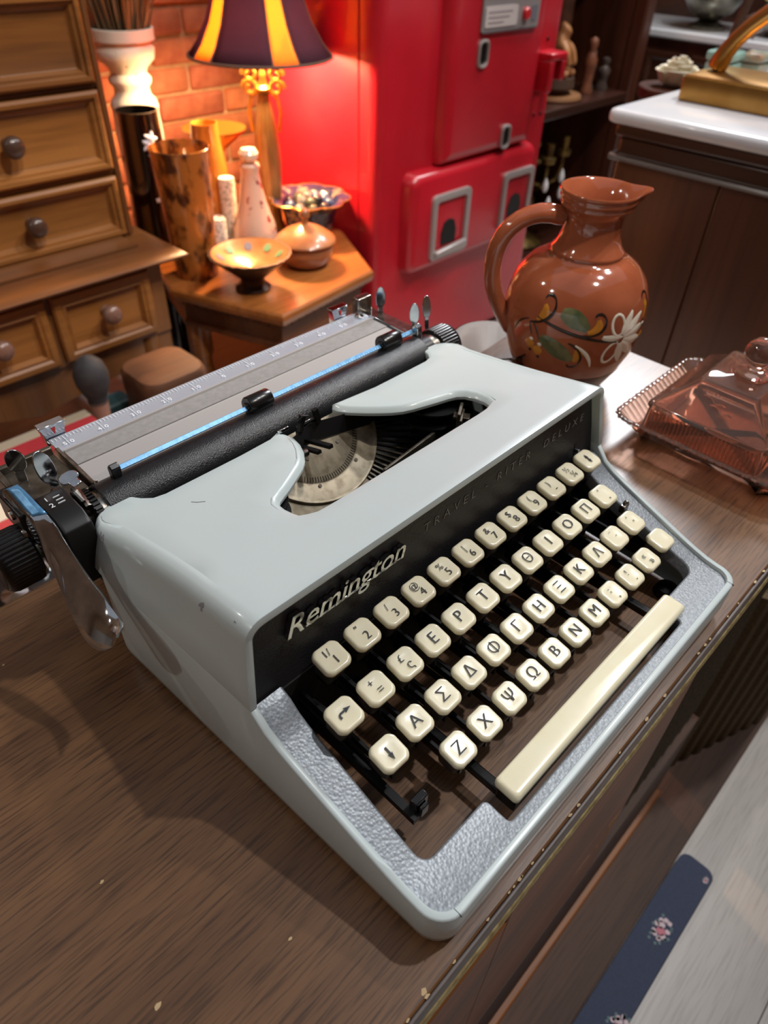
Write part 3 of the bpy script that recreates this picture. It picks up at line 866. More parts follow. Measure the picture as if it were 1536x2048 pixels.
# left end of the carriage: end housing with line space marks
b = MB()
prof_e = [(0.1270, 0.0560), (0.1235, 0.0850), (0.1265, 0.0925), (0.1330, 0.0965), (0.1530, 0.0975), (0.1560, 0.0960), (0.1560, 0.0800), (0.1400, 0.0600), (0.134, 0.0500)]
b.loft([[(x, y, z) for y, z in prof_e] for x in (-0.0540, -0.0520, -0.0420, -0.0395)], True, True, True)
eh = b.build('end_housing', BLACKM, tw, bevel=0.0008)
text_obj('line_space_mark', '1', 0.0042, WHITEINK, eh, (-0.0500, 0.1490, 0.09785), (1, 0, 0), (0, 1, 0.05), extrude=0.0001)
text_obj('line_space_mark', '2', 0.0046, WHITEINK, eh, (-0.0497, 0.1435, 0.09755), (1, 0, 0), (0, 1, 0.05), extrude=0.0001)
b = MB(); b.box(-0.0468, -0.0432, 0.1432, 0.1436, 0.0970, 0.0976); b.box(-0.0465, -0.0430, 0.1458, 0.1462, 0.0971, 0.0977); b.box(-0.0468, -0.0435, 0.1486, 0.1490, 0.0972, 0.0978)
b.build('line_space_ticks', WHITEINK, eh, smooth=False)
b = MB(); b.box(-0.056, -0.026, 0.156, 0.198, 0.066, 0.088); b.box(-0.058, -0.0545, 0.154, 0.205, 0.068, 0.0925); b.box(-0.056, -0.026, 0.1955, 0.199, 0.080, 0.0925)
b.build('end_bracket', STEEL, tw, bevel=0.0008)
def paddle(c, d, up, w, h, m, name='paper_release', th=0.0011, stem=0.010):
    """oval thumb paddle: centre, plane axes"""
    c = Vector(c); X = Vector(d).normalized(); Y = Vector(up); Y = (Y - X * Y.dot(X)).normalized(); Z = X.cross(Y)
    b = MB(); n = 28; poly = []
    for k in range(n):
        a = 2 * PI * k / n; q = (abs(math.cos(a)) ** 3 + abs(math.sin(a)) ** 3) ** (-1 / 3) if math.sin(a) < 0 else 1
        poly.append((w * math.cos(a) * min(q, 1.12), h * math.sin(a) * min(q, 1.12)))
    b.prism(poly, -th / 2, th / 2, frame=lambda x, y, z: tuple(c + X * x + Y * y + Z * z))
    p0 = c - Y * h * 0.8; p1 = p0 - Y * stem
    P = []
    for q in (p0, p1):
        P.append([q + X * (w * .5) + Z * th * .5, q - X * (w * .5) + Z * th * .5, q - X * (w * .5) - Z * th * .5, q + X * (w * .5) - Z * th * .5])
    b.loft(P, True, True, True)
    return b.build(name, m, tw, bevel=0.0004)
paddle((-0.0400, 0.1700, 0.1010), (1, 0.35, 0), (-0.2, 0.25, 1), 0.0052, 0.0090, CHROME, 'paper_release')
paddle((-0.0480, 0.1850, 0.1010), (0.9, -0.45, 0), (-0.2, 0.1, 1), 0.0048, 0.0068, CHROME, 'carriage_release')
paddle((-0.0335, 0.1600, 0.0965), (1, 0.2, 0.1), (0.0, 1, 0.35), 0.0052, 0.0034, CHROME, 'detent_tab', stem=0.004)
b = MB()
b.tube([(-0.0405, 0.1640, 0.090), (-0.043, 0.158, 0.0935), (-0.046, 0.152, 0.0925)], 0.0018, 8); b.tube([(-0.037, 0.150, 0.094), (-0.037, 0.146, 0.0965), (-0.036, 0.142, 0.093)], 0.0014, 8)
b.tube([(-0.0335, 0.157, 0.0905), (-0.0345, 0.148, 0.0935), (-0.0350, 0.139, 0.0905)], 0.0020, 8)
b.build('detent_arm', CHROMED, tw)
# right end: tabs
paddle((0.2300, 0.1640, 0.0990), (0.8, -0.5, 0), (0.1, 0.15, 1), 0.0036, 0.0072, CHROME, 'paper_release')
paddle((0.2430, 0.1640, 0.1000), (0.8, -0.5, 0), (0.3, 0.15, 1), 0.0032, 0.0078, CHROME, 'carriage_release')
paddle((0.2280, 0.1960, 0.1010), (0.8, -0.5, 0), (0.0, 0.15, 1), 0.0036, 0.0075, CHROME, 'carriage_release')
b = MB(); b.box(0.2195, 0.2290, 0.158, 0.2050, 0.080, 0.0900); b.box(0.2125, 0.2265, 0.2030, 0.2100, 0.0880, 0.1010); b.build('end_bracket', CHROMED, tw, bevel=0.0010)
b = MB(); b.lathe([(0.0, 0.0), (0.003, 0.0), (0.0032, 0.0008), (0.0, 0.0016)], (0.2115, 0.2015, 0.0890), 14); b.build('scale_screw', CHROME, tw)
# return lever: flat top plate that folds down into a long blade
LVL = [(-0.0640, 0.1590, 0.1050), (-0.0632, 0.1547, 0.1069), (-0.0630, 0.1429, 0.1043), (-0.0622, 0.1317, 0.1024), (-0.0622, 0.1251, 0.0933), (-0.062, 0.119, 0.0838), (-0.0618, 0.1069, 0.076), (-0.0618, 0.0941, 0.0705), (-0.062, 0.0823, 0.0705), (-0.0622, 0.0715, 0.0740)]
LVR = [(-0.0580, 0.1545, 0.1080), (-0.0580, 0.1480, 0.1090), (-0.0572, 0.1375, 0.1065), (-0.0562, 0.1275, 0.1030), (-0.0557, 0.1202, 0.0940), (-0.0555, 0.1123, 0.0850), (-0.0555, 0.1039, 0.0804), (-0.0555, 0.0949, 0.0773), (-0.0556, 0.0870, 0.0735), (-0.0562, 0.0774, 0.0710)]
LVB = [(-0.0645, 0.1580, 0.1020), (-0.0642, 0.1530, 0.1040), (-0.064, 0.1420, 0.0985), (-0.0642, 0.1335, 0.0940), (-0.0655, 0.1212, 0.0847), (-0.0675, 0.1110, 0.0745), (-0.0688, 0.1028, 0.0657), (-0.0690, 0.0950, 0.0570), (-0.068, 0.0834, 0.0583), (-0.0655, 0.0715, 0.0690)]
b = MB(); NL = 36
def lerp3(L, t):
    f_ = t * (len(L) - 1); i = min(int(f_), len(L) - 2); q = f_ - i
    P = [Vector(L[max(i - 1, 0)]), Vector(L[i]), Vector(L[i + 1]), Vector(L[min(i + 2, len(L) - 1)])]
    return 0.5 * ((2 * P[1]) + (P[2] - P[0]) * q + (2 * P[0] - 5 * P[1] + 4 * P[2] - P[3]) * q * q + (3 * P[1] - P[0] - 3 * P[2] + P[3]) * q ** 3)
G = []
for i in range(NL + 1):
    t = i / NL; l_, r_, w_ = lerp3(LVL, t), lerp3(LVR, t), lerp3(LVB, t)
    G.append([r_, r_.lerp(l_, .35), r_.lerp(l_, .7), r_.lerp(l_, .93), l_.lerp(w_, .08), l_.lerp(w_, .35), l_.lerp(w_, .7), w_])
b.loft(G, closed=False)
rl = new_obj('return_lever', b.mesh('return_lever'), CHROME, tw, angle=22)
so = rl.modifiers.new('t', 'SOLIDIFY'); so.thickness = 0.0014; so.offset = 0
bv = rl.modifiers.new('b', 'BEVEL'); bv.width = 0.0004; bv.segments = 2; bv.limit_method = 'ANGLE'
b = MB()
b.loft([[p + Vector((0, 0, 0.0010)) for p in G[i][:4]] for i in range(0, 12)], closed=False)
o = b.build('blue_reflection', BLUEREFL, rl); o.modifiers.new('t', 'SOLIDIFY').thickness = 0.0003  # added thin sheet that carries the painted blue reflection
o['label'] = 'painted sky blue reflection on the flat top of the return lever'
b = MB(); b.box(-0.0660, -0.0575, 0.140, 0.166, 0.0860, 0.1025); b.build('lever_hub', BLACKM, tw, bevel=0.001)
for yy, zz in ((0.150, 0.0975), (0.141, 0.0915)):
    b = MB(); b.lathe([(0.0, -0.0672), (0.0022, -0.0672), (0.0026, -0.0662), (0.0026, -0.0655)], (0, yy, zz), 14, 'X'); b.build('hub_screw', CHROMED, tw)
b = MB(); b.box(0.2125, 0.2185, -0.030, -0.0265, 0.042, 0.0475); b.tube([(0.2155, -0.028, 0.047), (0.2175, -0.0285, 0.0490)], 0.0018, 8); b.build('tab_set', CHROMED, tw, bevel=0.0006)
# ================================================================== ON THE CABINET: JUG, BUTTER DISH, GLASS DISH
JX, JY = 0.390, 0.125
TERRA = mat('glazed_terracotta', (166, 90, 60), 0.10, col2=(146, 76, 48), nscale=30, coat=0.7, coatr=0.04)
jprof = [(0.0, 0.0), (0.0345, 0.0), (0.0365, 0.003), (0.0400, 0.010), (0.0480, 0.025), (0.0545, 0.042), (0.0578, 0.060), (0.0580, 0.072), (0.0560, 0.085), (0.0512, 0.097), (0.0430, 0.1065), (0.0340, 0.1120), (0.0288, 0.1138),
         (0.0286, 0.1150), (0.0292, 0.1162), (0.0284, 0.1178), (0.0256, 0.1210), (0.0228, 0.1290), (0.0218, 0.1370), (0.0226, 0.1430), (0.0252, 0.1480), (0.0272, 0.1495), (0.0280, 0.1510), (0.0274, 0.1526), (0.0284, 0.1540), (0.0292, 0.1560), (0.0286, 0.1575), (0.0296, 0.1592), (0.0302, 0.1608), (0.0294, 0.1620),
         (0.0272, 0.1602), (0.0235, 0.1520), (0.0195, 0.1430), (0.0190, 0.1330), (0.0200, 0.115), (0.0240, 0.105)]
IMR = Vector((rx.x, rx.y, 0)).normalized()        # image-right direction on the table
jug = thing('jug', (JX, JY, 0), 'glossy terracotta jug with painted flowers beside the typewriter', 'jug')
b = MB(); seg = 72
rings = []
for r, z in jprof:
    ringp = []
    for j in range(seg):
        a = 2 * PI * j / seg; d = Vector((math.cos(a), math.sin(a)))
        k = max(0.0, d.dot(Vector((IMR.x, IMR.y)))) ** 26 * interp(z, [0.140, 0.153, 0.161], [0, 0.25, 1]) if r > 0.0185 and z > 0.140 else 0
        rr = r + 0.0105 * k
        ringp.append((JX + rr * d.x, JY + rr * d.y, z + 0.0010 * k))
    rings.append(ringp)
b.loft(rings)
jb = b.build('body', TERRA, jug, angle=70)
hp = [(-0.020, 0.1395), (-0.034, 0.1440), (-0.050, 0.1420), (-0.0640, 0.1330), (-0.0720, 0.1190), (-0.0745, 0.1010), (-0.0715, 0.0830), (-0.0640, 0.0660), (-0.0545, 0.0520), (-0.0490, 0.0440)]
b = MB(); b.tube([(JX + IMR.x * h, JY + IMR.y * h, z) for h, z in hp], [0.0095, 0.0088, 0.0086, 0.0086, 0.0086, 0.0084, 0.0082, 0.0080, 0.0080, 0.0085], 16, flat=0.85)
o = b.build('handle', TERRA, jug); o.modifiers.new('s', 'SUBSURF').levels = 1; o.modifiers['s'].render_levels = 1
b = MB(); bp_ = [(r + 0.0003, z) for r, z in jprof[1:5]] + [(0.0486, 0.0268), (0.0484, 0.0276)]
b.lathe(bp_, (JX, JY, 0), 72, cap=False); b.build('dark_base_glaze', mat('dark_brown_glaze', (62, 30, 18), 0.1, coat=0.7), jug, angle=70)
# painted decoration: thin strokes wrapped on the belly
def jr(z): return interp(z, [p[1] for p in jprof[1:12]], [p[0] for p in jprof[1:12]])
th0 = math.atan2(-rz.y, -rz.x)          # side facing the camera
def jp(u, v, d):
    """u arc offset to image right (m), v height (m)"""
    u = u * 1.38; v = 0.0650 + (v - 0.0545) * 1.32
    a = th0 + u / 0.056; r = jr(v) + d
    return Vector((JX + r * math.cos(a), JY + r * math.sin(a), v))
def stroke(pts, ws, m, name, d=0.0003):
    b = MB(); P = []; n = len(pts)
    for i in range(n):
        a = Vector(pts[max(i - 1, 0)]); c = Vector(pts[min(i + 1, n - 1)]); t = (c - a).normalized(); nn = Vector((-t.y, t.x)); p = Vector(pts[i])
        P.append([jp(p.x + nn.x * ws[i] * s, p.y + nn.y * ws[i] * s, d * (1 - 0.8 * s * s)) for s in (-1, -.5, 0, .5, 1)])
    b.loft(P, closed=False)
    b.build(name, m, jug)
def curve(p0, p1, p2, p3, n=12):
    out = []
    for k in range(n + 1):
        t = k / n; out.append(tuple(Vector(p0) * (1 - t) ** 3 + Vector(p1) * 3 * t * (1 - t) ** 2 + Vector(p2) * 3 * t * t * (1 - t) + Vector(p3) * t ** 3))
    return out
WHP = mat('white_paint', (232, 222, 204), 0.25, coat=0.5); BKP = mat('black_paint', (34, 20, 14), 0.2, coat=0.5); OCP = mat('ochre_paint', (190, 122, 40), 0.2, coat=0.5); GRP = mat('green_paint', (72, 84, 54), 0.2, col2=(112, 110, 76), nscale=120, coat=0.5)
taper = lambda n, w: [w * (0.25 + 0.75 * math.sin(PI * (0.1 + 0.85 * k / n))) for k in range(n + 1)]
fcx, fcy = 0.0190, 0.0550                       # flower heart
for ang, L, w in ((122, .015, .0040), (84, .0175, .0027), (57, .0205, .0030), (30, .0215, .0031), (3, .0215, .0031), (-24, .0205, .0031), (-52, .0185, .0030), (-88, .016, .0044)):
    a = math.radians(ang - 18); p0 = Vector((fcx, fcy)) + Vector((math.cos(a), math.sin(a))) * 0.003; p1 = Vector((fcx, fcy)) + Vector((math.cos(a), math.sin(a))) * L
    if ang > 90 or ang < -60:
        P = [tuple(p0.lerp(p1, .5) + Vector((math.cos(t) * L * .45 * math.cos(a) - math.sin(t) * w * math.sin(a), math.cos(t) * L * .45 * math.sin(a) + math.sin(t) * w * math.cos(a)))) for t in [2 * PI * k / 16 for k in range(17)]]
        stroke(P, [0.0008] * 17, WHP, 'painted_petal', 0.00035)
    else:
        stroke([tuple(p0.lerp(p1, k / 8)) for k in range(9)], [w * math.sin(PI * min(.92, .12 + .8 * k / 8)) for k in range(9)], WHP, 'painted_petal', 0.0004 + 0.00005 * abs(ang) / 20)
for P, w, m in ((curve((-.030, .0640), (-.016, .0600), (.000, .0560), (.0205, .0525)), .0011, BKP), (curve((.008, .0575), (.012, .0555), (.016, .0560), (.0215, .0560)), .0022, WHP), (curve((-.006, .0515), (.000, .0480), (.004, .0440), (.006, .0365)), .0011, WHP),
             (curve((-.034, .0595), (-.026, .0610), (-.018, .0680), (-.022, .0755)), .0010, BKP), (curve((-.022, .0755), (-.024, .0785), (-.028, .0780), (-.0285, .0750)), .0009, BKP),
             (curve((-.004, .0580), (.006, .0570), (.011, .0640), (.008, .0690)), .0010, BKP), (curve((.008, .0690), (.006, .0720), (.002, .0715), (.002, .0690)), .0009, BKP),
             (curve((-.010, .0525), (-.002, .0500), (.000, .0420), (-.002, .0380)), .0010, BKP), (curve((-.002, .0380), (-.004, .0350), (-.008, .0350), (-.008, .0375)), .0009, BKP),
             (curve((-.034, .0595), (-.034, .0560), (-.032, .0540), (-.0315, .0520)), .0006, BKP), (curve((-.032, .0600), (-.029, .0570), (-.0275, .0530), (-.0265, .0500)), .0006, BKP), (curve((-.035, .0610), (-.041, .0590), (-.044, .054), (-.045, .0500)), .0006, BKP),
             (curve((.036, .0600), (.042, .0640), (.046, .0700), (.043, .0760)), .0010, BKP), (curve((.043, .0760), (.040, .0790), (.036, .0775), (.0365, .0745)), .0009, BKP), (curve((.034, .0585), (.038, .0600), (.041, .0580), (.046, .0560)), .0009, BKP)):
    stroke(P, taper(12, w), m, 'painted_stem', 0.0005)
for P, w, m in ((curve((-.017, .0700), (-.012, .0690), (-.006, .0660), (-.001, .0620)), .0052, GRP), (curve((-.026, .0520), (-.020, .0500), (-.012, .0440), (-.006, .0410)), .0052, GRP), (curve((-.030, .0620), (-.026, .0640), (-.025, .0690), (-.0275, .0720)), .0026, OCP),
             (curve((-.001, .0600), (.004, .0600), (.006, .0640), (.004, .0680)), .0026, OCP), (curve((-.005, .0490), (-.002, .0470), (-.003, .0420), (-.005, .0400)), .0026, OCP), (curve((.039, .0620), (.042, .0650), (.042, .0700), (.039, .0730)), .0026, OCP)):
    stroke(P, taper(12, w), m, 'painted_leaf', 0.00035)
for u, v_, m, w in ((-.0325, .0455, OCP, .0032), (-.0270, .0425, OCP, .0032), (-.0315, .0490, WHP, .0013), (-.0260, .0470, WHP, .0013), (-.0320, .0410, BKP, .0010), (-.0262, .0380, BKP, .0010), (.0415, .0505, OCP, .0030)):
    stroke([(u - w, v_), (u - w * .6, v_), (u, v_), (u + w * .6, v_), (u + w, v_)], [w * .15, w * .8, w, w * .8, w * .15], m, 'painted_berry', 0.0006)
# pink glass butter dish --------------------------------------------------------
PINK = mat('pink_glass', (255, 214, 194), 0.05, trans=0.95, ior=1.36, coat=0.3)
BDX, BDY = 0.4065, -0.020
bd = thing('butter_dish', (BDX, BDY, 0), 'pink pressed glass butter dish with pyramid lid at the cabinet end', 'butter dish')
def rr_ring(hx, hy, r, z, n=6, scal=0, amp=0): 
    out = []
    pts = resample(rrect(-hx, hx, -hy, hy, r, n), 0.0022 if scal else 0.006)
    N = pnormals(pts); 
    for i, p in enumerate(pts):
        k = amp * abs(math.sin(i * PI / 3)) if scal else 0
        out.append((BDX + p[0] - (-N[i].x) * k, BDY + p[1] - (-N[i].y) * k, z))
    return out
b = MB()
base = resample(rrect(-.0695, .0695, -.074, .0665, .014, 6), 0.0022); NB = pnormals(base)
def pring(off, z, amp=0.0): return [(BDX + p[0] - NB[i].x * off * 1 + NB[i].x * amp * abs(math.sin(i * PI / 3)), BDY + p[1] - NB[i].y * off + NB[i].y * amp * abs(math.sin(i * PI / 3)), z) for i, p in enumerate(base)]
b.loft([pring(.024, .0005), pring(.0235, .006), pring(.016, .0085), pring(.003, .0195, .0014), pring(0.0, .0215, .0014), pring(.001, .0228, .0012), pring(.0035, .0222), pring(.016, .0118), pring(.030, .0100)], True, True, True)
b.build('dish', PINK, bd, angle=60)
b = MB()
def lring(hx, hy, z, r=0.006):
    return [(BDX - 0.002 + p[0], BDY + p[1], z) for p in rrect(-hx, hx, -hy, hy, r, 4)]
b.loft([lring(.056, .0455, .0125), lring(.057, .0465, .0130), lring(.0555, .0450, .0340), lring(.0570, .0465, .0350), lring(.0565, .0460, .0375), lring(.0545, .0440, .0395), lring(.0325, .0240, .0560, .004), lring(.0315, .0230, .0590, .004), lring(.0300, .0215, .0600, .004)], True, False, True)
lid = b.build('lid', PINK, bd, angle=40); so = lid.modifiers.new('t', 'SOLIDIFY'); so.thickness = 0.0030; so.offset = -1
ribm = MB().tube([(0, 0, .0165), (0, 0, .0335)], .00095, 6).mesh('lid_rib')
for k in range(28):
    for s in (-1, 1):
        if s == 1 and k % 1: continue
        o = new_obj('lid_rib', ribm, PINK, lid); o.location = (BDX - 0.002 + s * .0562, BDY - .0405 + k * .0030, 0)
for k in range(34):
    o = new_obj('lid_rib', ribm, PINK, lid); o.location = (BDX - 0.0515 + k * .0030, BDY - .0457, 0)
bump = MB().lathe([(0, -.0009), (.0008, -.0005), (.0011, 0), (.0008, .0006), (0, .001)], (0, 0, 0), 8).mesh('bead')
NBn = 60
for k in range(NBn):
    i = int(k * len(base) / NBn); p = base[i]
    o = new_obj('bead', bump, PINK, bd); o.location = (BDX + p[0] + NB[i].x * .0006, BDY + p[1] + NB[i].y * .0006, .0215)
b = MB(); b.lathe([(0.0, 0.0), (.0105, 0.0), (.0112, .0015), (.0100, .0030), (.0050, .0045), (.0045, .0065), (.0075, .0090), (.0098, .0125), (.0100, .0160), (.0085, .0200), (.0050, .0228), (0.0, .0238)], (BDX - 0.002, BDY - 0.004, .0602), 28, lobes=10, lobe_amp=[0, 0, 0, 0, 0, 0, .08, .10, .10, .08, .04, 0])
b.v = [(BDX - .002 + (x - BDX + .002) * 1.15, BDY - .004 + (y - BDY + .004) * 1.15, .0602 + (z - .0602) * 1.25) for x, y, z in b.v]
b.build('knob', PINK, bd)
for sx in (-1, 1):        # pressed twig pattern on the sloping lid sides
    b = MB()
    def sl(u, t): return Vector((BDX - 0.002 + sx * (.0545 - .022 * t + .0004), BDY + u, .0395 + .0165 * t + .0004))
    b.tube([sl(-.012 + .02 * q, .25 + .5 * q) for q in (0, .3, .6, 1)], .0004, 5)
    for q, dv in ((.1, 1), (.3, -1), (.5, 1), (.7, -1), (.9, 1)):
        p = sl(-.012 + .02 * q, .25 + .5 * q); b.tube([p, p + Vector((0, dv * .004, .0012)), p + Vector((0, dv * .007, .0006))], .0006, 5)
    b.build('twig_relief', PINK, lid)
# clear dish edge behind the typewriter
CLEAR = mat('clear_glass', (236, 238, 238), 0.04, trans=1.0, ior=1.45)
gd = thing('glass_dish', (0.352, 0.168, 0), 'shallow clear glass dish behind the right platen knob', 'dish')
b = MB(); b.lathe([(0.0, 0.0), (.018, 0.0), (.020, .002), (.030, .020), (.034, .034), (.0355, .040), (.0340, .0405), (.0320, .036), (.0280, .021), (.018, .004), (0.0, .0035)], (0.337, 0.166, 0), 40, cap=False)
b.build('bowl', CLEAR, gd)
# floor things in front: fabric covered box, ribbed pouffe -----------------------
NAVY = mat('navy_fabric', (62, 70, 92), 0.85, col2=(70, 78, 102), nscale=500)
fb = thing('fabric_box', (0.15, -0.30, -0.62), 'flat navy blue box with small pink flowers on the pale floor', 'box')
b = MB(); b.loft([[(x, y, z) for x, y in rrect(-0.25 + d, 0.447 - d, -0.214 + d, -0.1695, 0.012, 5)] for d, z in ((0.001, -0.62), (0, -0.617), (0, -0.6), (0.0015, -0.597))], True, True, True)
fbx = b.build('lid', NAVY, fb)
PK = [mat('pink_print', (214, 134, 148), 0.8), mat('pale_print', (226, 206, 212), 0.8), mat('leaf_print', (112, 138, 140), 0.8)]
def spray(cx, cy, s):
    def blob(x, y, r, m, n=8):
        b = MB(); b.prism([(x + r * random.uniform(.8, 1.1) * math.cos(2 * PI * k / n), y + r * random.uniform(.8, 1.1) * math.sin(2 * PI * k / n)) for k in range(n)], -0.5972, -0.5967); b.build('printed_flower' if m < 2 else 'printed_leaf', PK[m], fbx, smooth=False)
    for k in range(14):
        a = random.uniform(0, 2 * PI); blob(cx + s * random.uniform(.6, 1.2) * math.cos(a), cy + s * .6 * random.uniform(.6, 1.1) * math.sin(a), s * .12, 2, 4)
    for k in range(9):
        a = 2 * PI * k / 9; blob(cx + s * random.uniform(.5, .9) * math.cos(a), cy + s * .5 * random.uniform(.7, 1) * math.sin(a), s * .17, 1)
    blob(cx - s * .1, cy - s * .05, s * .30, 0); blob(cx + s * .28, cy + s * .1, s * .26, 1)
spray(0.338, -0.1935, 0.019); spray(0.215, -0.2065, 0.018); spray(0.43, -0.207, 0.006)
# ================================================================== BACKGROUND: DRESSER
OAK = wood('golden_oak', (104, 60, 22), (164, 106, 50), 0.35, 'X', 0.42, 0.25, 0.35)
OAKD = wood('oak_moulding', (82, 46, 20), (134, 84, 42), 0.35, 'X', 0.4, 0.3, 0.3)
OAKV = wood('oak_upright', (84, 48, 20), (134, 84, 42), 0.35, 'Z', 0.4, 0.3, 0.3)
KNOB = mat('turned_knob', (74, 52, 42), 0.28, coat=0.4)
dr = thing('dresser', (0.06, 1.2, -0.62), 'tall oak dresser with framed drawers and turned knobs left of the lamp', 'dresser')
def frame_panel(x0, x1, z0, z1, y, prof, name, m, parent):
    """moulded frame + panel facing -y; prof = (inset, forward) pairs"""
    b = MB(); rings = []
    for ins, fw in prof:
        rings.append([(x0 + ins, y - fw, z0 + ins), (x1 - ins, y - fw, z0 + ins), (x1 - ins, y - fw, z1 - ins), (x0 + ins, y - fw, z1 - ins)])
    b.loft(rings, True, False, True)
    return b.build(name, m, parent, angle=30)
MOULD = [(0, 0), (0, .014), (.004, .018), (.009, .017), (.011, .012), (.015, .011), (.019, .004)]
def knob_at(x, y, z, parent, m=KNOB, s=1.0):
    b = MB(); b.lathe([(0.0, -.034), (.009, -.033), (.0145, -.029), (.0165, -.023), (.0150, -.017), (.009, -.012), (.0075, -.006), (.0085, -.002), (.0095, 0.0)], (0, 0, 0), 24, 'Y')
    o = b.build('knob', m, parent); o.location = (x, y, z); o.matrix_parent_inverse = parent_inv(parent); return o
b = MB()
b.box(-0.36, 0.470, 1.056, 1.46, -0.140, 0.80); b.build('upper_body', OAKV, dr)
for x0, x1 in ((0.461, 0.472), (-0.36, -0.345)):
    MB().box(x0, x1, 1.044, 1.06, -0.140, 0.80).build('stile', OAKV, dr, bevel=0.003)
for z0, z1 in ((0.217, 0.353), (0.094, 0.207), (-0.030, 0.084), (-0.137, -0.041)):
    for x0, x1 in ((0.150, 0.459), (-0.345, 0.135)):
        body = frame_panel(x0, x1, z0, z1, 1.056, MOULD + [(.021, .003)], 'drawer', OAK, dr)
        knob_at((x0 + x1) / 2, 1.053, (z0 + z1) / 2 + 0.001, body)
for z in (0.0890, -0.0355, 0.212):
    MB().box(-0.345, 0.461, 1.050, 1.06, z - 0.004, z + 0.004).build('rail', OAKD, dr, bevel=0.002)
# ledge and lower part
b = MB()
prof_l = [(0.060, -0.136), (0.060, -0.141), (0.020, -0.1435), (0.006, -0.146), (0.0, -0.150), (0.004, -0.155), (0.020, -0.158), (0.028, -0.163), (0.040, -0.165)]
b.loft([[(-0.42 + d, 0.925 + d, z), (0.505 - d, 0.925 + d, z), (0.505 - d, 1.47, z), (-0.42 + d, 1.47, z)] for d, z in prof_l], True, True, True)
b.build('ledge', OAKD, dr, angle=25)
MB().box(-0.39, 0.466, 0.962, 1.465, -0.290, -0.160).build('lower_body', OAKV, dr)
for x0, x1 in ((0.262, 0.437), (0.080, 0.2525), (-0.1, 0.0705)):
    body = frame_panel(x0, x1, -0.281, -0.1665, 0.962, [(0, 0), (0, .008), (.003, .012), (.012, .013), (.016, .010), (.020, .012), (.025, .003)], 'drawer', OAK, dr)
    knob_at((x0 + x1) / 2, 0.957, -0.2155, body, mat('turned_knob_light', (126, 92, 78), 0.28, coat=0.4))
b = MB()   # arched apron
ap = [(-0.39, -0.288), (0.466, -0.288), (0.466, -0.345), (0.33, -0.345), (0.255, -0.356), (0.20, -0.366), (0.14, -0.350), (0.06, -0.318), (-0.05, -0.306), (-0.2, -0.306), (-0.39, -0.35)]
b.prism(ap, 0.968, 0.985, frame=lambda x, y, z: (x, z, y)); b.build('apron', OAKV, dr, smooth=False)
for x in (0.445, -0.37):
    for y in (0.985, 1.44):
        b = MB(); b.lathe([(.018, -.62), (.022, -.60), (.026, -.56), (.018, -.50), (.024, -.42), (.024, -.29)], (x - (0.02 if x > 0 else -.02), y, 0), 20); b.build('leg', OAKV, dr)
# ================================================================== BRICK WALL
wb = thing('wall_back', (0.6, 1.9, -0.62), None, None, kind='structure')
MORT = mat('pale_mortar', (190, 158, 124), 0.9, col2=(170, 138, 108), nscale=60)
MB().box(-2.0, 3.6, 1.632, 1.75, -0.64, 2.6).build('mortar_bed', MORT, wb)
BR = [mat('red_brick_a', (186, 108, 74), 0.85, col2=(208, 134, 96), nscale=30, bump=0.6, bscale=90), mat('red_brick_b', (172, 92, 68), 0.85, col2=(196, 118, 88), nscale=30, bump=0.6, bscale=90), mat('red_brick_c', (200, 122, 84), 0.85, col2=(176, 98, 70), nscale=30, bump=0.6, bscale=90)]
BM = []
for k in range(3):
    m_ = MB(); m_.loft([[(x, y, z) for x, z in rrect(0, .190, 0, .051, .006, 2)] for y in (0.02, 0.004)] + [[(x + random.uniform(-.002, .002), 0.0, z) for x, z in rrect(.003, .187, .003, .048, .006, 2)]], True, False, True)
    me = m_.mesh('brick'); me.materials.append(BR[k]); BM.append(me)
for r_ in range(20):
    for c_ in range(8):
        x = 0.20 + c_ * 0.200 - (0.10 if r_ % 2 else 0)
        if x > 1.35: continue
        o = new_obj('brick', random.choice(BM), None, wb, angle=50); o.location = (x, 1.620 + random.uniform(-.003, .002), -0.42 + r_ * 0.060)
PLAS = mat('warm_plaster', (150, 122, 98), 0.9, col2=(138, 110, 88), nscale=6)
for nm, bx in (('wall_left', (-2.1, -2.0, -1.7, 1.75)), ('wall_front', (-2.1, 3.7, -1.75, -1.65)), ('wall_right', (3.6, 3.7, -1.7, 1.75))):
    tag(MB().box(bx[0], bx[1], bx[2], bx[3], -0.64, 2.6).build(nm, PLAS, None), None, None, kind='structure')
# ================================================================== HEXAGONAL SIDE TABLE
TEAK = wood('warm_teak', (128, 70, 28), (182, 112, 56), 0.4, 'X', 0.25, 0.5, 0.3)
TEAKD = wood('teak_apron', (84, 44, 20), (122, 70, 36), 0.4, 'X', 0.4, 0.3, 0.3)
HEX = [(0.600, 0.798), (0.869, 0.835), (0.975, 1.040), (0.972, 1.270), (0.620, 1.340), (0.514, 1.030)]
st = thing('side_table', (0.75, 1.05, -0.62), 'six-sided teak side table with dentil edge between dresser and red machine', 'side table')
def hexr(d): 
    N = pnormals(HEX); c = Vector((0.755, 1.06)); return [tuple(Vector(p) + (c - Vector(p)).normalized() * d) for p in HEX]
b = MB(); b.loft([[(x, y, z) for x, y in hexr(d)] for d, z in ((.010, -.276), (.003, -.272), (0, -.262), (.001, -.254), (.006, -.250))], True, True, True); b.build('table_top', TEAK, st, angle=20)
b = MB(); b.loft([[(x, y, z) for x, y in hexr(d)] for d, z in ((.022, -.276), (.022, -.286), (.028, -.289), (.028, -.318), (.022, -.322), (.022, -.332))], True, True, True); b.build('apron', TEAKD, st, angle=20)
dm = MB().box(-.006, .006, -.003, .003, -.2855, -.277).mesh('dentil')
H2 = hexr(.0205)
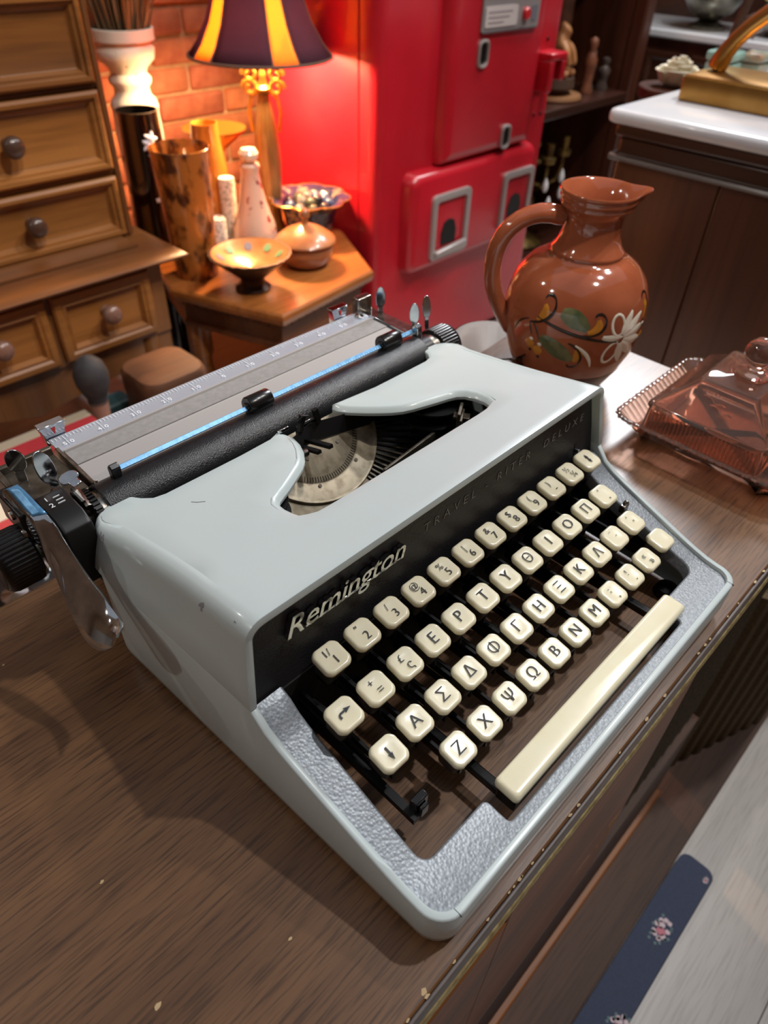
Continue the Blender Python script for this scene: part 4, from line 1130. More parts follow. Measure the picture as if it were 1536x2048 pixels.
for i in (5, 0, 1):
    a, c = Vector(H2[i]), Vector(H2[(i + 1) % 6]); L = (c - a).length; n = int(L / .021)
    for k in range(n):
        o = new_obj('dentil', dm, TEAKD, st, smooth=False); p = a.lerp(c, (k + .5) / n); o.location = (p.x, p.y, 0); o.rotation_euler = (0, 0, math.atan2((c - a).y, (c - a).x))
H3 = hexr(.052)
for x, y in H3:
    b = MB(); b.lathe([(.017, -.62), (.021, -.60), (.015, -.55), (.022, -.47), (.017, -.42), (.024, -.40), (.024, -.33)], (x, y, 0), 16); b.build('leg', TEAK, st)
b = MB(); b.loft([[(x, y, z) for x, y in hexr(.05)] for z in (-.52, -.505)], True, True, True); b.build('lower_shelf', TEAKD, st, smooth=False)


def vessel(name, prof, base, m, label, cat, seg=36, group=None, part='body', **kw):
    t = thing(name, base, label, cat, group)
    b = MB(); b.lathe(prof, base, seg, cap=False, **kw); b.build(part, m, t, angle=60)
    return t
TZ = -0.25
TORT = mat('tortoiseshell_glass', (176, 104, 44), 0.12, col2=(74, 36, 16), nscale=48, nstretch=(1, 1, .55), mix=(0.46, 0.6), coat=0.6)
vessel('glass_vase', [(0, 0), (.040, 0), (.042, .004), (.043, .05), (.048, .15), (.053, .225), (.054, .229), (.052, .230), (.0505, .226), (.046, .15), (.040, .012), (0, .010)], (0.596, 1.058, TZ), TORT, 'tall mottled brown glass vase at the front of the side table', 'vase')
AMB = mat('amber_glass', (196, 124, 48), 0.15, col2=(180, 106, 38), nscale=10, coat=0.5)
vessel('amber_vase', [(0, 0), (.036, 0), (.040, .03), (.041, .10), (.036, .15), (.029, .195), (.026, .228), (.0265, .231), (.0245, .231), (.0235, .226), (.026, .19), (.032, .15), (0, .12)], (0.726, 1.170, TZ), AMB, 'plain amber bottle vase rising behind the mottled vase', 'vase')
GILT = mat('gilt', (206, 152, 66), 0.3, metal=0.8)
vessel('compote', [(0, 0), (.040, 0), (.041, .004), (.014, .012), (.008, .05), (.008, .13), (.014, .150), (.040, .172), (.066, .194), (.067, .197), (.063, .197), (.036, .178), (0, .168)], (0.803, 1.252, TZ), GILT, 'gilt footed compote with wide rim behind the amber vase', 'compote')
PATG = mat('pink_figured_glass', (222, 190, 168), 0.15, col2=(150, 62, 62), nscale=52, mix=(0.60, 0.66), coat=0.6)
dt = vessel('decanter', [(0, 0), (.044, 0), (.046, .006), (.045, .04), (.042, .062), (.036, .078), (.027, .105), (.020, .140), (.017, .160), (.019, .168), (.020, .172), (.017, .176), (0, .176)], (0.748, 1.062, TZ), PATG, 'pale pink figured glass decanter in the middle of the side table', 'decanter')
b = MB(); b.lathe([(0, .176), (.010, .176), (.011, .180), (.018, .186), (.019, .194), (.014, .202), (0, .205)], (0.748, 1.062, TZ), 24, cap=False); b.build('stopper', mat('stopper_glass', (232, 214, 188), 0.1, coat=0.6), dt)
CNDL = mat('white_lace_wax', (214, 206, 194), 0.6, col2=(150, 142, 132), nscale=160, mix=(0.5, 0.6), bump=0.6, bscale=200)
vessel('pillar_candle', [(0, 0), (.0175, 0), (.0175, .075), (.016, .078), (0, .076)], (0.682, 1.098, TZ), CNDL, 'short white lacy pillar candle beside the mottled vase', 'candle', 20)
vessel('tall_candle', [(0, 0), (.0165, 0), (.0165, .138), (.015, .141), (0, .139)], (0.728, 1.118, TZ), CNDL, 'taller white lacy candle between amber vase and decanter', 'candle', 20)
CLOI = mat('blue_cloisonne', (36, 48, 82), 0.25, col2=(150, 130, 112), nscale=46, mix=(0.52, 0.62), coat=0.4)
t = thing('lobed_bowl', (0.896, 1.062, TZ), 'dark blue lobed bowl with gold rim full of glass stones', 'bowl')
b = MB(); b.lathe([(0, 0), (.040, 0), (.043, .006), (.052, .03), (.058, .06), (.066, .074), (.084, .082), (.085, .085), (.080, .085), (.062, .078), (.050, .06), (.044, .03), (0, .02)], (0.896, 1.062, TZ), 64, cap=False, lobes=8, lobe_amp=[0, 0, 0, .02, .05, .08, .12, .12, .12, .08, .05, 0, 0]); b.build('body', CLOI, t, angle=60)
b = MB(); P = []
for k in range(64):
    a = 2 * PI * k / 64; r_ = .0848 * (1 + .12 * abs(math.cos(4 * a)) - .06); P.append((0.896 + r_ * math.cos(a), 1.062 + r_ * math.sin(a), TZ + .084))
b.tube(P, .0016, 6, closed=True); b.build('rim', GILT, t)
STN = [mat('stone_blue', (66, 92, 128), 0.1, coat=0.6), mat('stone_grey', (128, 126, 120), 0.15, coat=0.6), mat('stone_green', (86, 92, 70), 0.15, coat=0.6), mat('stone_dark', (40, 42, 54), 0.1, coat=0.6)]
sm_ = MB().lathe([(0, -.009), (.007, -.007), (.012, -.001), (.0115, .004), (.006, .009), (0, .010)], (0, 0, 0), 14, cap=False).mesh('glass_stone')
for k in range(15):
    a = 2 * PI * k / 9; r_ = .043 if k < 9 else .020
    if k >= 9: a = 2 * PI * k / 6
    o = bpy.data.objects.new('glass_stone', sm_.copy()); COL.objects.link(o); o.data.materials.append(STN[k % 4]); o.data.shade_smooth()
    o.location = (0.896 + r_ * math.cos(a), 1.062 + r_ * math.sin(a), TZ + .071 + (.008 if k >= 9 else 0)); o.rotation_euler = (random.uniform(-.5, .5), random.uniform(-.5, .5), 0)
    tag(o, ('steel blue', 'pale grey', 'olive green', 'near-black')[k % 4] + ' glass stone heaped in the dark blue lobed bowl', 'stone', ('steel blue', 'pale grey', 'olive green', 'near-black')[k % 4] + ' glass stones in the bowl')
COPP = mat('spun_copper_wood', (142, 88, 58), 0.3, col2=(166, 112, 76), nscale=26, nstretch=(1, 1, 8), coat=0.3)
t = vessel('lidded_pot', [(0, 0), (.036, 0), (.038, .004), (.050, .012), (.055, .030), (.056, .048), (.054, .050), (0, .046)], (0.788, 0.950, TZ), COPP, 'round brown lidded pot at the right front of the side table', 'pot')
b = MB(); b.lathe([(.060, .048), (.061, .051), (.058, .055), (.040, .068), (.018, .078), (.007, .082), (.006, .090), (.011, .096), (.010, .104), (.004, .110), (0, .112)], (0.788, 0.950, TZ), 36, cap=False); b.build('lid', mat('pot_lid', (176, 116, 72), 0.3, col2=(150, 92, 56), nscale=30, coat=0.3), t)
ENAM = mat('enamelled_dish', (196, 122, 70), 0.3, col2=(206, 140, 90), nscale=50, metal=0.3)
t = thing('footed_dish', (0.634, 0.928, TZ), 'shallow footed dish with scalloped rim and green enamel at the table front', 'dish')
b = MB(); b.lathe([(0, 0), (.032, 0), (.034, .004), (.024, .012), (.022, .022), (.040, .036), (.068, .060), (.076, .068), (.0765, .070), (.072, .070), (.060, .060), (.034, .044), (0, .038)], (0.634, 0.928, TZ), 72, cap=False, lobes=24, lobe_amp=[0, 0, 0, 0, 0, .01, .02, .04, .04, .03, .02, 0, 0])
b.build('body', [mat('dark_bronze', (66, 42, 28), 0.4, metal=0.6)], t)
b = MB(); b.lathe([(.0715, .0703), (.060, .0606), (.034, .0446), (0, .0386)], (0.634, 0.928, TZ), 48, cap=False); b.build('enamel_lining', ENAM, t)
EM = [mat('green_enamel', (118, 158, 116), 0.25), mat('grey_enamel', (132, 126, 134), 0.25), mat('white_enamel', (220, 190, 160), 0.25)]
for k in range(9):
    a = 2 * PI * k / 9 + .3; b = MB(); c_ = Vector((0.634 + .056 * math.cos(a), 0.928 + .056 * math.sin(a), TZ + .0592)); u_ = Vector((math.cos(a), math.sin(a), .75)).normalized(); w_ = Vector((-math.sin(a), math.cos(a), 0)); nn = u_.cross(w_)
    if nn.z < 0: nn = -nn
    b.add([c_ + u_ * (.009 * math.cos(q)) + w_ * (.008 * math.sin(q)) + nn * .0008 for q in [2 * PI * j / 14 for j in range(14)]] , [tuple(range(14))])
    o = b.build('enamel_petal', EM[k % 2], t, smooth=False); o.modifiers.new('t', 'SOLIDIFY').thickness = .0006
t = vessel('glazed_jar', [(0, 0), (.026, 0), (.038, .02), (.042, .05), (.034, .085), (.020, .10), (.024, .112), (0, .112)], (0.560, 0.905, -.505), mat('mottled_green_glaze', (120, 124, 104), 0.4, col2=(150, 148, 122), nscale=50), 'mottled grey-green jar on the lower shelf of the side table', 'jar')
t = vessel('painted_pot', [(0, 0), (.024, 0), (.036, .02), (.036, .05), (.028, .07), (0, .07)], (0.648, 0.905, -.505), mat('red_painted_glaze', (122, 54, 46), 0.4, col2=(60, 46, 40), nscale=60), 'small dark pot with red flowers on the lower shelf', 'pot')
# lamp -------------------------------------------------------------------------------
LX, LY = 0.846, 1.128
lp = thing('table_lamp', (LX, LY, TZ), 'lit table lamp with yellow and plum panelled bell shade', 'lamp')
COLM = mat('ribbed_bronze_glass', (150, 116, 72), 0.3, metal=0.35, col2=(126, 94, 56), nscale=30, nstretch=(6, 6, .5))
b = MB(); b.lathe([(0, 0), (.042, 0), (.043, .006), (.030, .014), (.022, .030), (.020, .060), (.024, .100), (.027, .150), (.025, .190), (.018, .235), (.012, .265), (.011, .275), (0, .278)], (LX, LY, TZ), 36, cap=False); b.build('column', COLM, lp)
b = MB(); b.lathe([(0.0, .275), (.015, .277), (.015, .283), (.008, .288), (.006, .300), (.007, .306), (.005, .310), (.004, .36), (.004, .42), (0, .42)], (LX, LY, TZ), 20, cap=False); b.build('stem', GILT, lp)
for s in (-1, 1):
    b = MB()
    for zc, rr_ in ((.305, .015), (.283, .016)):
        pts = [(LX + IMR.x * s * (.026 + rr_ * math.cos(q) * (1 - .05 * i)), LY + IMR.y * s * (.026 + rr_ * math.cos(q) * (1 - .05 * i)), TZ + zc + rr_ * math.sin(q) * (1 - .05 * i)) for i, q in enumerate([2 * PI * k / 14 * 1.25 for k in range(15)])]
        b.tube(pts, .0042, 8)
    b.tube([(LX + IMR.x * s * .012, LY + IMR.y * s * .012, TZ + .276), (LX + IMR.x * s * .026, LY + IMR.y * s * .026, TZ + .266), (LX + IMR.x * s * .032, LY + IMR.y * s * .032, TZ + .240), (LX + IMR.x * s * .026, LY + IMR.y * s * .026, TZ + .205)], .0035, 8)
    b.build('scroll', GILT, lp)
def cloth(name, col, tr):
    m = bpy.data.materials.new(name); m.use_nodes = True; nt = m.node_tree; out = nt.nodes['Material Output']; nt.nodes.remove(nt.nodes['Principled BSDF'])
    d = nt.nodes.new('ShaderNodeBsdfDiffuse'); tl = nt.nodes.new('ShaderNodeBsdfTranslucent'); mx = nt.nodes.new('ShaderNodeMixShader'); mx.inputs[0].default_value = tr
    n = nt.nodes.new('ShaderNodeTexNoise'); n.inputs['Scale'].default_value = 80; rp = nt.nodes.new('ShaderNodeValToRGB'); rp.color_ramp.elements[0].color = tuple(v * .8 for v in s2l(col)) + (1,); rp.color_ramp.elements[1].color = s2l(col) + (1,)
    nt.links.new(n.outputs['Fac'], rp.inputs['Fac'])
    for q in (d, tl): nt.links.new(rp.outputs['Color'], q.inputs['Color'])
    nt.links.new(d.outputs[0], mx.inputs[1]); nt.links.new(tl.outputs[0], mx.inputs[2]); nt.links.new(mx.outputs[0], out.inputs[0]); return m
SHY = cloth('yellow_shade_cloth', (246, 176, 88), 0.55); SHP = cloth('plum_shade_cloth', (92, 62, 76), 0.4)
SHZ0 = 0.088
sprof = [(.137, SHZ0), (.118, SHZ0 + .022), (.098, SHZ0 + .055), (.082, SHZ0 + .095), (.068, SHZ0 + .145), (.058, SHZ0 + .20)]
NP = 10
for k in range(NP):
    wide = k % 2 == 0
    a0 = 2 * PI / NP * k + (-.125 if wide else .125) ; a1 = 2 * PI / NP * (k + 1) + (.125 if wide else -.125)
    a0 += th0 - PI / NP - .12; a1 += th0 - PI / NP - .12
    b = MB(); b.loft([[(LX + r_ * math.cos(a0 + (a1 - a0) * j / 6), LY + r_ * math.sin(a0 + (a1 - a0) * j / 6), z) for j in range(7)] for r_, z in sprof], closed=False)
    o = b.build('shade_panel', SHP if wide else SHY, lp); o.modifiers.new('t', 'SOLIDIFY').thickness = .0008
    b = MB(); b.tube([(LX + (r_ + .0005) * math.cos(a0), LY + (r_ + .0005) * math.sin(a0), z) for r_, z in sprof], .0018, 6); b.build('shade_piping', mat('taupe_piping', (110, 84, 70), 0.8), lp)
for r_, z in (sprof[0], sprof[-1]):
    b = MB(); b.tube([(LX + r_ * math.cos(2 * PI * j / 48), LY + r_ * math.sin(2 * PI * j / 48), z) for j in range(48)], .0028, 6, closed=True); b.build('shade_hem', mat('taupe_piping', (110, 84, 70), 0.8), lp)
b = MB(); b.lathe([(0, -.03), (.012, -.026), (.014, -.01), (.026, .012), (.028, .028), (.018, .046), (0, .052)], (LX, LY, SHZ0 + .08), 24, cap=False)
b.build('bulb', mat('lit_bulb', (255, 220, 160), 0.5, emit=(255, 196, 110), estr=18), lp)
pl = bpy.data.lights.new('lamp_bulb_light', 'POINT'); pl.energy = 28.0; pl.color = (1.0, 0.62, 0.30); pl.shadow_soft_size = 0.03
po = bpy.data.objects.new('lamp_bulb_light', pl); COL.objects.link(po); po.location = (LX, LY, SHZ0 + .030); po.parent = lp; po.matrix_parent_inverse = parent_inv(lp)
# black floor vase, white baluster vase with grasses --------------------------------------
BLKG = mat('black_gloss', (10, 9, 10), 0.08, coat=0.6)
bvz = vessel('floor_vase', [(0, 0), (.048, 0), (.054, .05), (.052, .3), (.042, .5), (.038, .622), (.0395, .628), (.037, .628), (.034, .58), (0, .40)], (0.618, 1.225, -.62), BLKG, 'tall black gloss floor vase with white blossom behind the dresser ledge', 'vase')
BLS = mat('white_blossom', (214, 218, 228), 0.5)
for u, z in ((.030, -.035), (.032, -.055), (.025, -.045), (.036, -.068), (.024, -.145), (.030, -.185), (.026, -.200), (.034, -.195), (.034, -.245)):
    b = MB(); a = th0 + u / .040; c_ = Vector((0.618 + .0415 * math.cos(a), 1.225 + .0415 * math.sin(a), z)); nn = Vector((math.cos(a), math.sin(a), 0)); w_ = Vector((-math.sin(a), math.cos(a), 0))
    b.add([c_ + nn * .004] + [c_ + w_ * (.011 * (1 + .35 * math.cos(5 * q)) * math.cos(q)) + Vector((0, 0, .011 * (1 + .35 * math.cos(5 * q)) * math.sin(q))) - nn * .002 for q in [2 * PI * j / 20 for j in range(20)]], [(0, j + 1, (j + 1) % 20 + 1) for j in range(20)])
    b.build('blossom', BLS, bvz)
WHD = mat('distressed_white', (222, 218, 206), 0.5, col2=(84, 74, 64), nscale=34, mix=(0.66, 0.70))
wv = vessel('baluster_vase', [(0, 0), (.07, 0), (.07, .02), (.05, .05), (.045, .30), (.05, .54), (.048, .58), (.050, .592), (.046, .604), (.038, .612), (.036, .625), (.043, .634), (.044, .642), (.036, .652), (.040, .662), (.056, .676), (.060, .695), (.054, .704), (.052, .708), (.063, .710), (.064, .730), (.060, .731), (.050, .71), (0, .60)], (0.722, 1.42, -.62), WHD, 'chipped white turned baluster vase holding dried grasses', 'vase')
GRS = [mat('dried_grass_a', (124, 98, 66), 0.9), mat('dried_grass_b', (96, 76, 52), 0.9), mat('dried_grass_c', (152, 124, 88), 0.9)]
gr = thing('dried_grass_bunch', (0.722, 1.42, 0.02), 'bunch of brown dried grasses in the chipped white vase', 'dried grass')
for k in range(120):
    a = random.uniform(0, 2 * PI); r0 = random.uniform(0, .035); lean = random.uniform(.02, .12); h = random.uniform(.12, .24)
    p0 = Vector((0.722 + r0 * math.cos(a), 1.42 + r0 * math.sin(a), .03)); p2 = p0 + Vector((lean * math.cos(a), lean * math.sin(a), h + .08)); p1 = p0.lerp(p2, .5) + Vector((0, 0, .02))
    b = MB(); b.tube([p0, p1, p2, p2 + (p2 - p1) * .3], [.0015, .0022, random.uniform(.004, .008), .0005], 5); b.build('stem', GRS[k % 3], gr)
# ================================================================== RED VENDING MACHINE
VCHR = mat('satin_chrome', (176, 168, 166), 0.35, metal=0.45)
RED = mat('red_enamel', (186, 26, 42), 0.32, col2=(176, 22, 38), nscale=8, coat=0.3, coatr=0.15)
vm = thing('vending_machine', (1.30, 1.13, -0.62), 'red vintage vending machine with chrome coin returns', 'vending machine')
def vbox(name, x0, x1, y0, y1, z0, z1, r, m, parent=vm, rb=0.0, n=5):
    """upright box with rounded vertical front edges"""
    b = MB(); poly = arc(x0 + r, y0 + r, r, 180, 270, n) + arc(x1 - r, y0 + r, r, 270, 360, n) + [(x1, y1), (x0, y1)]
    b.prism(poly, z0, z1)
    return b.build(name, m, parent, bevel=rb, seg=3)
vbox('cabinet', 0.992, 1.613, 1.0085, 1.305, -0.600, 1.25, 0.004, RED)
vbox('door', 0.990, 1.615, 0.952, 1.0035, -0.598, 1.25, 0.028, RED)
vbox('gasket', 0.998, 1.607, 1.0030, 1.0090, -0.598, 1.25, 0.001, BLACKM)
vbox('base', 1.0, 1.605, 0.975, 1.295, -0.62, -0.600, 0.002, BLACKM)
def raised(name, x0, x1, z0, z1, y, d, r, m, bevel_w):
    """panel standing proud of a face that looks to -y, rounded outline and sloped sides"""
    b = MB(); rings = []
    for ins, fw in ((0, 0), (bevel_w * .15, d * .55), (bevel_w * .45, d * .88), (bevel_w, d)):
        rings.append([(x, y - fw, z) for x, z in rrect(x0 + ins, x1 - ins, z0 + ins, z1 - ins, max(r - ins * .5, .004), 5)])
    b.loft(rings, True, False, True)
    return b.build(name, m, vm, angle=50)
raised('selection_panel', 1.166, 1.500, -0.128, 0.60, 0.952, 0.030, 0.010, RED, 0.026)
raised('coin_box', 1.068, 1.540, -0.352, -0.128, 0.952, 0.034, 0.024, RED, 0.020)
def chrome_frame(x0, x1, z0, z1, y, t, d, name='coin_return'):
    b = MB(); o1 = rrect(x0, x1, z0, z1, .014, 4); i1 = rrect(x0 + t, x1 - t, z0 + t, z1 - t, .009, 4)
    b.loft([[(x, y, z) for x, z in o1], [(x, y - d, z) for x, z in o1], [(x, y - d - .002, z) for x, z in rrect(x0 + .003, x1 - .003, z0 + .003, z1 - .003, .012, 4)], [(x, y - d, z) for x, z in i1], [(x, y + .002, z) for x, z in i1]])
    return b.build(name, VCHR, vm, angle=50)
for x0, x1, z0, z1 in ((1.136, 1.272, -.328, -.180), (1.400, 1.528, -.318, -.178)):
    cr = chrome_frame(x0, x1, z0, z1, 0.919, .015, .008)
    b = MB(); xc = (x0 + x1) / 2; zc = (z0 + z1) / 2 - .018
    b.prism([(xc - .026, zc - .028), (xc + .026, zc - .028), (xc + .028, zc + .0), (xc + .018, zc + .024), (xc, zc + .030), (xc - .018, zc + .024), (xc - .028, zc)], .9165, .9185, frame=lambda x, y, z: (x, z, y)); b.build('return_hole', BLACKM, cr, smooth=False)
    b = MB(); b.prism([(x0 + .012, z0 + .010), (x1 - .012, z0 + .010), (x1 - .012, z0 + .030), (x0 + .012, z0 + .022)], .900, .914, frame=lambda x, y, z: (x, z, y)); b.build('return_lip', VCHR, cr, bevel=.003)
for x, z, n in ((1.271, .080, 'coin_slot'), (1.390, -.095, 'reject_slot')):
    o = chrome_frame(x - .018, x + .018, z - .026, z + .026, .922, .006, .005, n)
    b = MB(); b.prism(rrect(x - .012, x + .012, z - .020, z + .020, .008, 4), .9215, .9235, frame=lambda x_, y_, z_: (x_, z_, y_)); b.build('slot_hole', BLACKM, o, smooth=False)
PLT = mat('brushed_plate', (168, 164, 166), 0.4, metal=0.4); CARD = mat('price_card', (206, 198, 198), 0.5); REDB = mat('red_button', (198, 40, 50), 0.3)
b = MB(); b.prism(rrect(1.254, 1.455, .117, .56, .004, 2), .917, .9225, frame=lambda x, y, z: (x, z, y)); plate = b.build('selection_plate', PLT, vm, bevel=.0015)
for k in range(6):
    z = .139 + k * .062
    b = MB(); b.prism(rrect(1.262, 1.372, z - .014, z + .022, .004, 2), .9155, .9172, frame=lambda x, y, z_: (x, z_, y)); b.build('price_card', CARD, plate, smooth=False)
    for q in range(3):
        MB().box(1.272, 1.272 + random.uniform(.05, .085), .9150, .9156, z + .011 - q * .009, z + .0135 - q * .009).build('printed_line', mat('faded_print', (150, 140, 146), 0.7), plate, smooth=False)
    MB().box(1.258, 1.451, .9155, .9172, z - .0235, z - .0205).build('plate_groove', mat('groove', (88, 84, 88), 0.6), plate, smooth=False)
    b = MB(); b.lathe([(0, -.006), (.009, -.006), (.0115, -.003), (.0115, .004)], (1.402, .915, z + .004), 20, 'Y', cap=False); b.build('push_button', REDB, plate)
    b = MB(); b.prism(rrect(1.424, 1.444, z - .010, z + .018, .004, 3), .9160, .9174, frame=lambda x, y, z_: (x, z_, y)); b.build('plate_mark', mat('plate_mark', (112, 114, 124), 0.6), plate, smooth=False)
b = MB(); b.box(1.512, 1.578, .902, .953, .046, .062); b.box(1.512, 1.530, .902, .953, -.018, .047); b.box(1.560, 1.578, .902, .953, .004, .047); b.build('lock_bracket', RED, vm, bevel=.004)
for x, z in ((1.556, .083), (1.545, -.075), (1.575, -.075)):
    b = MB(); b.lathe([(0, -.003), (.004, -.003), (.005, 0), (.005, .004)], (x, .9525, z), 12, 'Y', cap=False); b.build('rivet', mat('dark_rivet', (70, 20, 24), 0.4, metal=.4), vm)
# ================================================================== DARK SHELF UNIT BEHIND THE MACHINE
MAHO = wood('dark_mahogany', (40, 20, 14), (74, 40, 28), 0.35, 'X', 0.35, 0.35, 0.3)
MAHV = wood('mahogany_upright', (44, 22, 15), (86, 46, 30), 0.35, 'Z', 0.35, 0.35, 0.3)
su = thing('shelf_unit', (2.0, 1.3, -0.62), 'dark mahogany open shelf unit right of the red machine', 'shelf')
MB().box(1.66, 2.34, 1.47, 1.50, -.62, .9).build('back_panel', MAHV, su)
for z in (-.155, -.60, .35):
    MB().box(1.66, 2.34, 1.095, 1.47, z, z + .028).build('shelf_board', MAHO, su, bevel=.005)
for x in (1.66, 2.285):
    MB().box(x, x + .055, 1.09, 1.135, -.62, .9).build('post', MAHV, su, bevel=.006)
    MB().box(x, x + .055, 1.135, 1.47, -.62, .9).build('side_panel', MAHV, su)
SZ = -.127
CARV = mat('carved_blond_wood', (186, 132, 82), 0.5, col2=(150, 98, 58), nscale=30)
fg = thing('carved_figure', (1.985, 1.19, SZ), 'carved blond wood seated figure on a round stand beside the red machine', 'figurine')
b = MB(); b.lathe([(0, .0), (.082, .0), (.085, .006), (.082, .014), (.040, .018), (.034, .030), (0, .030)], (2.000, 1.19, SZ), 32, cap=False); b.build('stand', mat('stand_wood', (134, 92, 58), 0.5), fg)
b = MB(); b.lathe([(0, .030), (.060, .030), (.064, .036), (.060, .060), (0, .060)], (1.988, 1.19, SZ), 28, cap=False); b.build('stump', mat('dark_stump', (70, 48, 34), 0.6), fg)
bmh = bmesh.new()
me = bpy.data.meshes.new('body'); V = [(1.945, 1.19, SZ + .075), (1.940, 1.19, SZ + .115), (1.938, 1.19, SZ + .150), (1.944, 1.183, SZ + .172), (1.952, 1.170, SZ + .190), (1.958, 1.150, SZ + .130), (1.965, 1.140, SZ + .090), (1.925, 1.150, SZ + .130), (1.935, 1.138, SZ + .090), (1.960, 1.160, SZ + .080), (1.975, 1.140, SZ + .066), (1.928, 1.160, SZ + .080), (1.930, 1.135, SZ + .066)]
V = [(x + .042, y, z) for x, y, z in V]
Ee = [(0, 1), (1, 2), (2, 3), (3, 4), (2, 5), (5, 6), (2, 7), (7, 8), (0, 9), (9, 10), (0, 11), (11, 12)]
me.from_pydata(V, Ee, []); o = bpy.data.objects.new('body', me); COL.objects.link(o); me.materials.append(CARV)
sk = o.modifiers.new('skin', 'SKIN')
RR = [.026, .027, .024, .018, .027, .012, .009, .012, .009, .014, .011, .014, .011]
for i, sv in enumerate(me.skin_vertices[0].data): sv.radius = (RR[i], RR[i]); sv.use_root = (i == 0)
o.modifiers.new('sub', 'SUBSURF').levels = 2; o.modifiers['sub'].render_levels = 2
o.parent = fg; o.matrix_parent_inverse = parent_inv(fg)
vessel('wooden_canister', [(0, 0), (.036, 0), (.038, .01), (.034, .06), (.034, .26), (.040, .30), (0, .30)], (2.100, 1.27, SZ), mat('brown_cylinder', (98, 62, 46), 0.35, col2=(76, 46, 34), nscale=20), 'tall brown wooden cylinder behind the carved figure', 'canister', 28)
for i, (x, y, h, lab) in enumerate(((2.150, 1.17, .15, 'slim reddish wooden figurine in the middle of the shelf'), (2.205, 1.20, .11, 'small dark figurine with pale face near the shelf post'), (2.245, 1.17, .09, 'tiny dark figurine next to the shelf post'))):
    t = vessel('figurine', [(0, 0), (.020, 0), (.021, .006), (.014, .02), (.017, h * .45), (.020, h * .6), (.012, h * .72), (.009, h * .76), (.014, h * .86), (.012, h * .96), (0, h)], (x, y, SZ), mat('figurine_%d' % i, ((130, 78, 52), (64, 50, 44), (50, 40, 38))[i], 0.5, col2=((104, 60, 40), (110, 92, 80), (90, 76, 68))[i], nscale=60), lab, 'figurine', 18)
# brass candelabrum with crystal drops on the lower shelf
cb = thing('candelabrum', (1.975, 1.22, -.572), 'aged brass candelabrum with hanging crystal drops on the lower shelf', 'candelabrum')
ABR = mat('aged_brass', (128, 104, 54), 0.35, metal=0.8, col2=(74, 58, 32), nscale=40)
b = MB(); b.lathe([(0, 0), (.075, 0), (.078, .01), (.040, .03), (.016, .05), (.014, .10), (.030, .125), (.034, .15), (.020, .17), (.012, .20), (.012, .24), (.028, .255), (.060, .275), (.064, .285), (.040, .29), (.012, .295), (.016, .33), (0, .335)], (1.975, 1.22, -.572), 32, cap=False); b.build('stem', ABR, cb)
for k in range(5):
    a = 2 * PI * k / 5 + .5; b = MB()
    pts = [(1.975 + r_ * math.cos(a), 1.22 + r_ * math.sin(a), -.572 + z) for r_, z in ((.012, .20), (.05, .19), (.09, .21), (.105, .25), (.105, .285))]
    b.tube(pts, .006, 8); b.lathe([(0, .28), (.022, .285), (.024, .30), (.012, .305), (.014, .34), (0, .34)], (1.975 + .105 * math.cos(a), 1.22 + .105 * math.sin(a), -.572), 16, cap=False); b.build('arm', ABR, cb)
    for q, zz in ((0, .225), (1, .17)):
        b = MB(); b.lathe([(0, .020), (.003, .016), (.009, 0), (.010, -.012), (.006, -.022), (0, -.026)], (1.975 + (.112 + .01 * q) * math.cos(a + .12 * q), 1.22 + (.112 + .01 * q) * math.sin(a + .12 * q), -.572 + zz), 10, cap=False); b.build('crystal_drop', mat('crystal', (236, 238, 240), 0.1, coat=0.6), cb)
# ================================================================== MARBLE TOPPED CABINET, RIGHT
MARB = mat('white_marble', (222, 222, 222), 0.18, col2=(206, 208, 214), nscale=8, coat=0.4)
mc = thing('marble_cabinet', (1.35, 0.1, -0.62), 'dark wooden cabinet with white marble top right of the jug', 'cabinet')
b = MB(); poly = arc(1.75, -.6, .012, 270, 360, 3) + arc(1.75, .421, .012, 0, 90, 3) + arc(.964, .421, .014, 90, 180, 5) + arc(.964, -.6, .012, 180, 270, 3)
b.loft([[(x + s * (1.35 - x) / .4 * .4 if False else x + (s if x < 1.3 else -s), y + (s if y < 0 else -s), z) for x, y in poly] for s, z in ((.004, .0790), (.001, .0805), (0, .084), (0, .091), (.002, .0955), (.006, .0975))], True, True, True); b.build('marble_top', MARB, mc, angle=50)
SAP = wood('sapele_side', (54, 28, 14), (104, 60, 32), 0.3, 'Z', 0.28, 0.5, 0.3); SAPM = wood('sapele_moulding', (58, 32, 19), (104, 64, 38), 0.3, 'Y', 0.3, 0.5, 0.3)
for x0, z0, z1 in ((.958, .062, .079), (.965, .036, .061)):
    MB().box(x0, 1.74, -.59, .427 - (x0 - .95), z0, z1).build('moulding', SAPM, mc, bevel=.004)
b = MB(); b.tube([(.960, -.59, .0335), (.960, .420, .0335)], .0045, 8); b.tube([(.960, .420, .0335), (1.74, .420, .0335)], .0045, 8); b.build('bead_moulding', SAPM, mc)
for k in range(6):
    y1 = .412 - k * .168; MB().box(.972, 1.0, y1 - .1665, y1, -.60, .032).build('side_plank', SAP, mc, bevel=.0015)
MB().box(1.0, 1.73, -.59, .410, -.60, .032).build('carcass', SAP, mc)
MB().box(.985, 1.72, -.58, .40, -.62, -.60).build('plinth', MAHO, mc)
MZ = .0975
IBR = mat('polished_brass', (196, 150, 84), 0.28, metal=0.9, col2=(170, 124, 62), nscale=12)
fi = thing('brass_iron', (1.14, .25, MZ), 'heavy brass flat iron with arched handle on the marble top', 'iron')
b = MB(); ib = [(1.085, .392), (1.083, .06), (1.14, .03), (1.205, .06), (1.215, .385), (1.15, .398)]
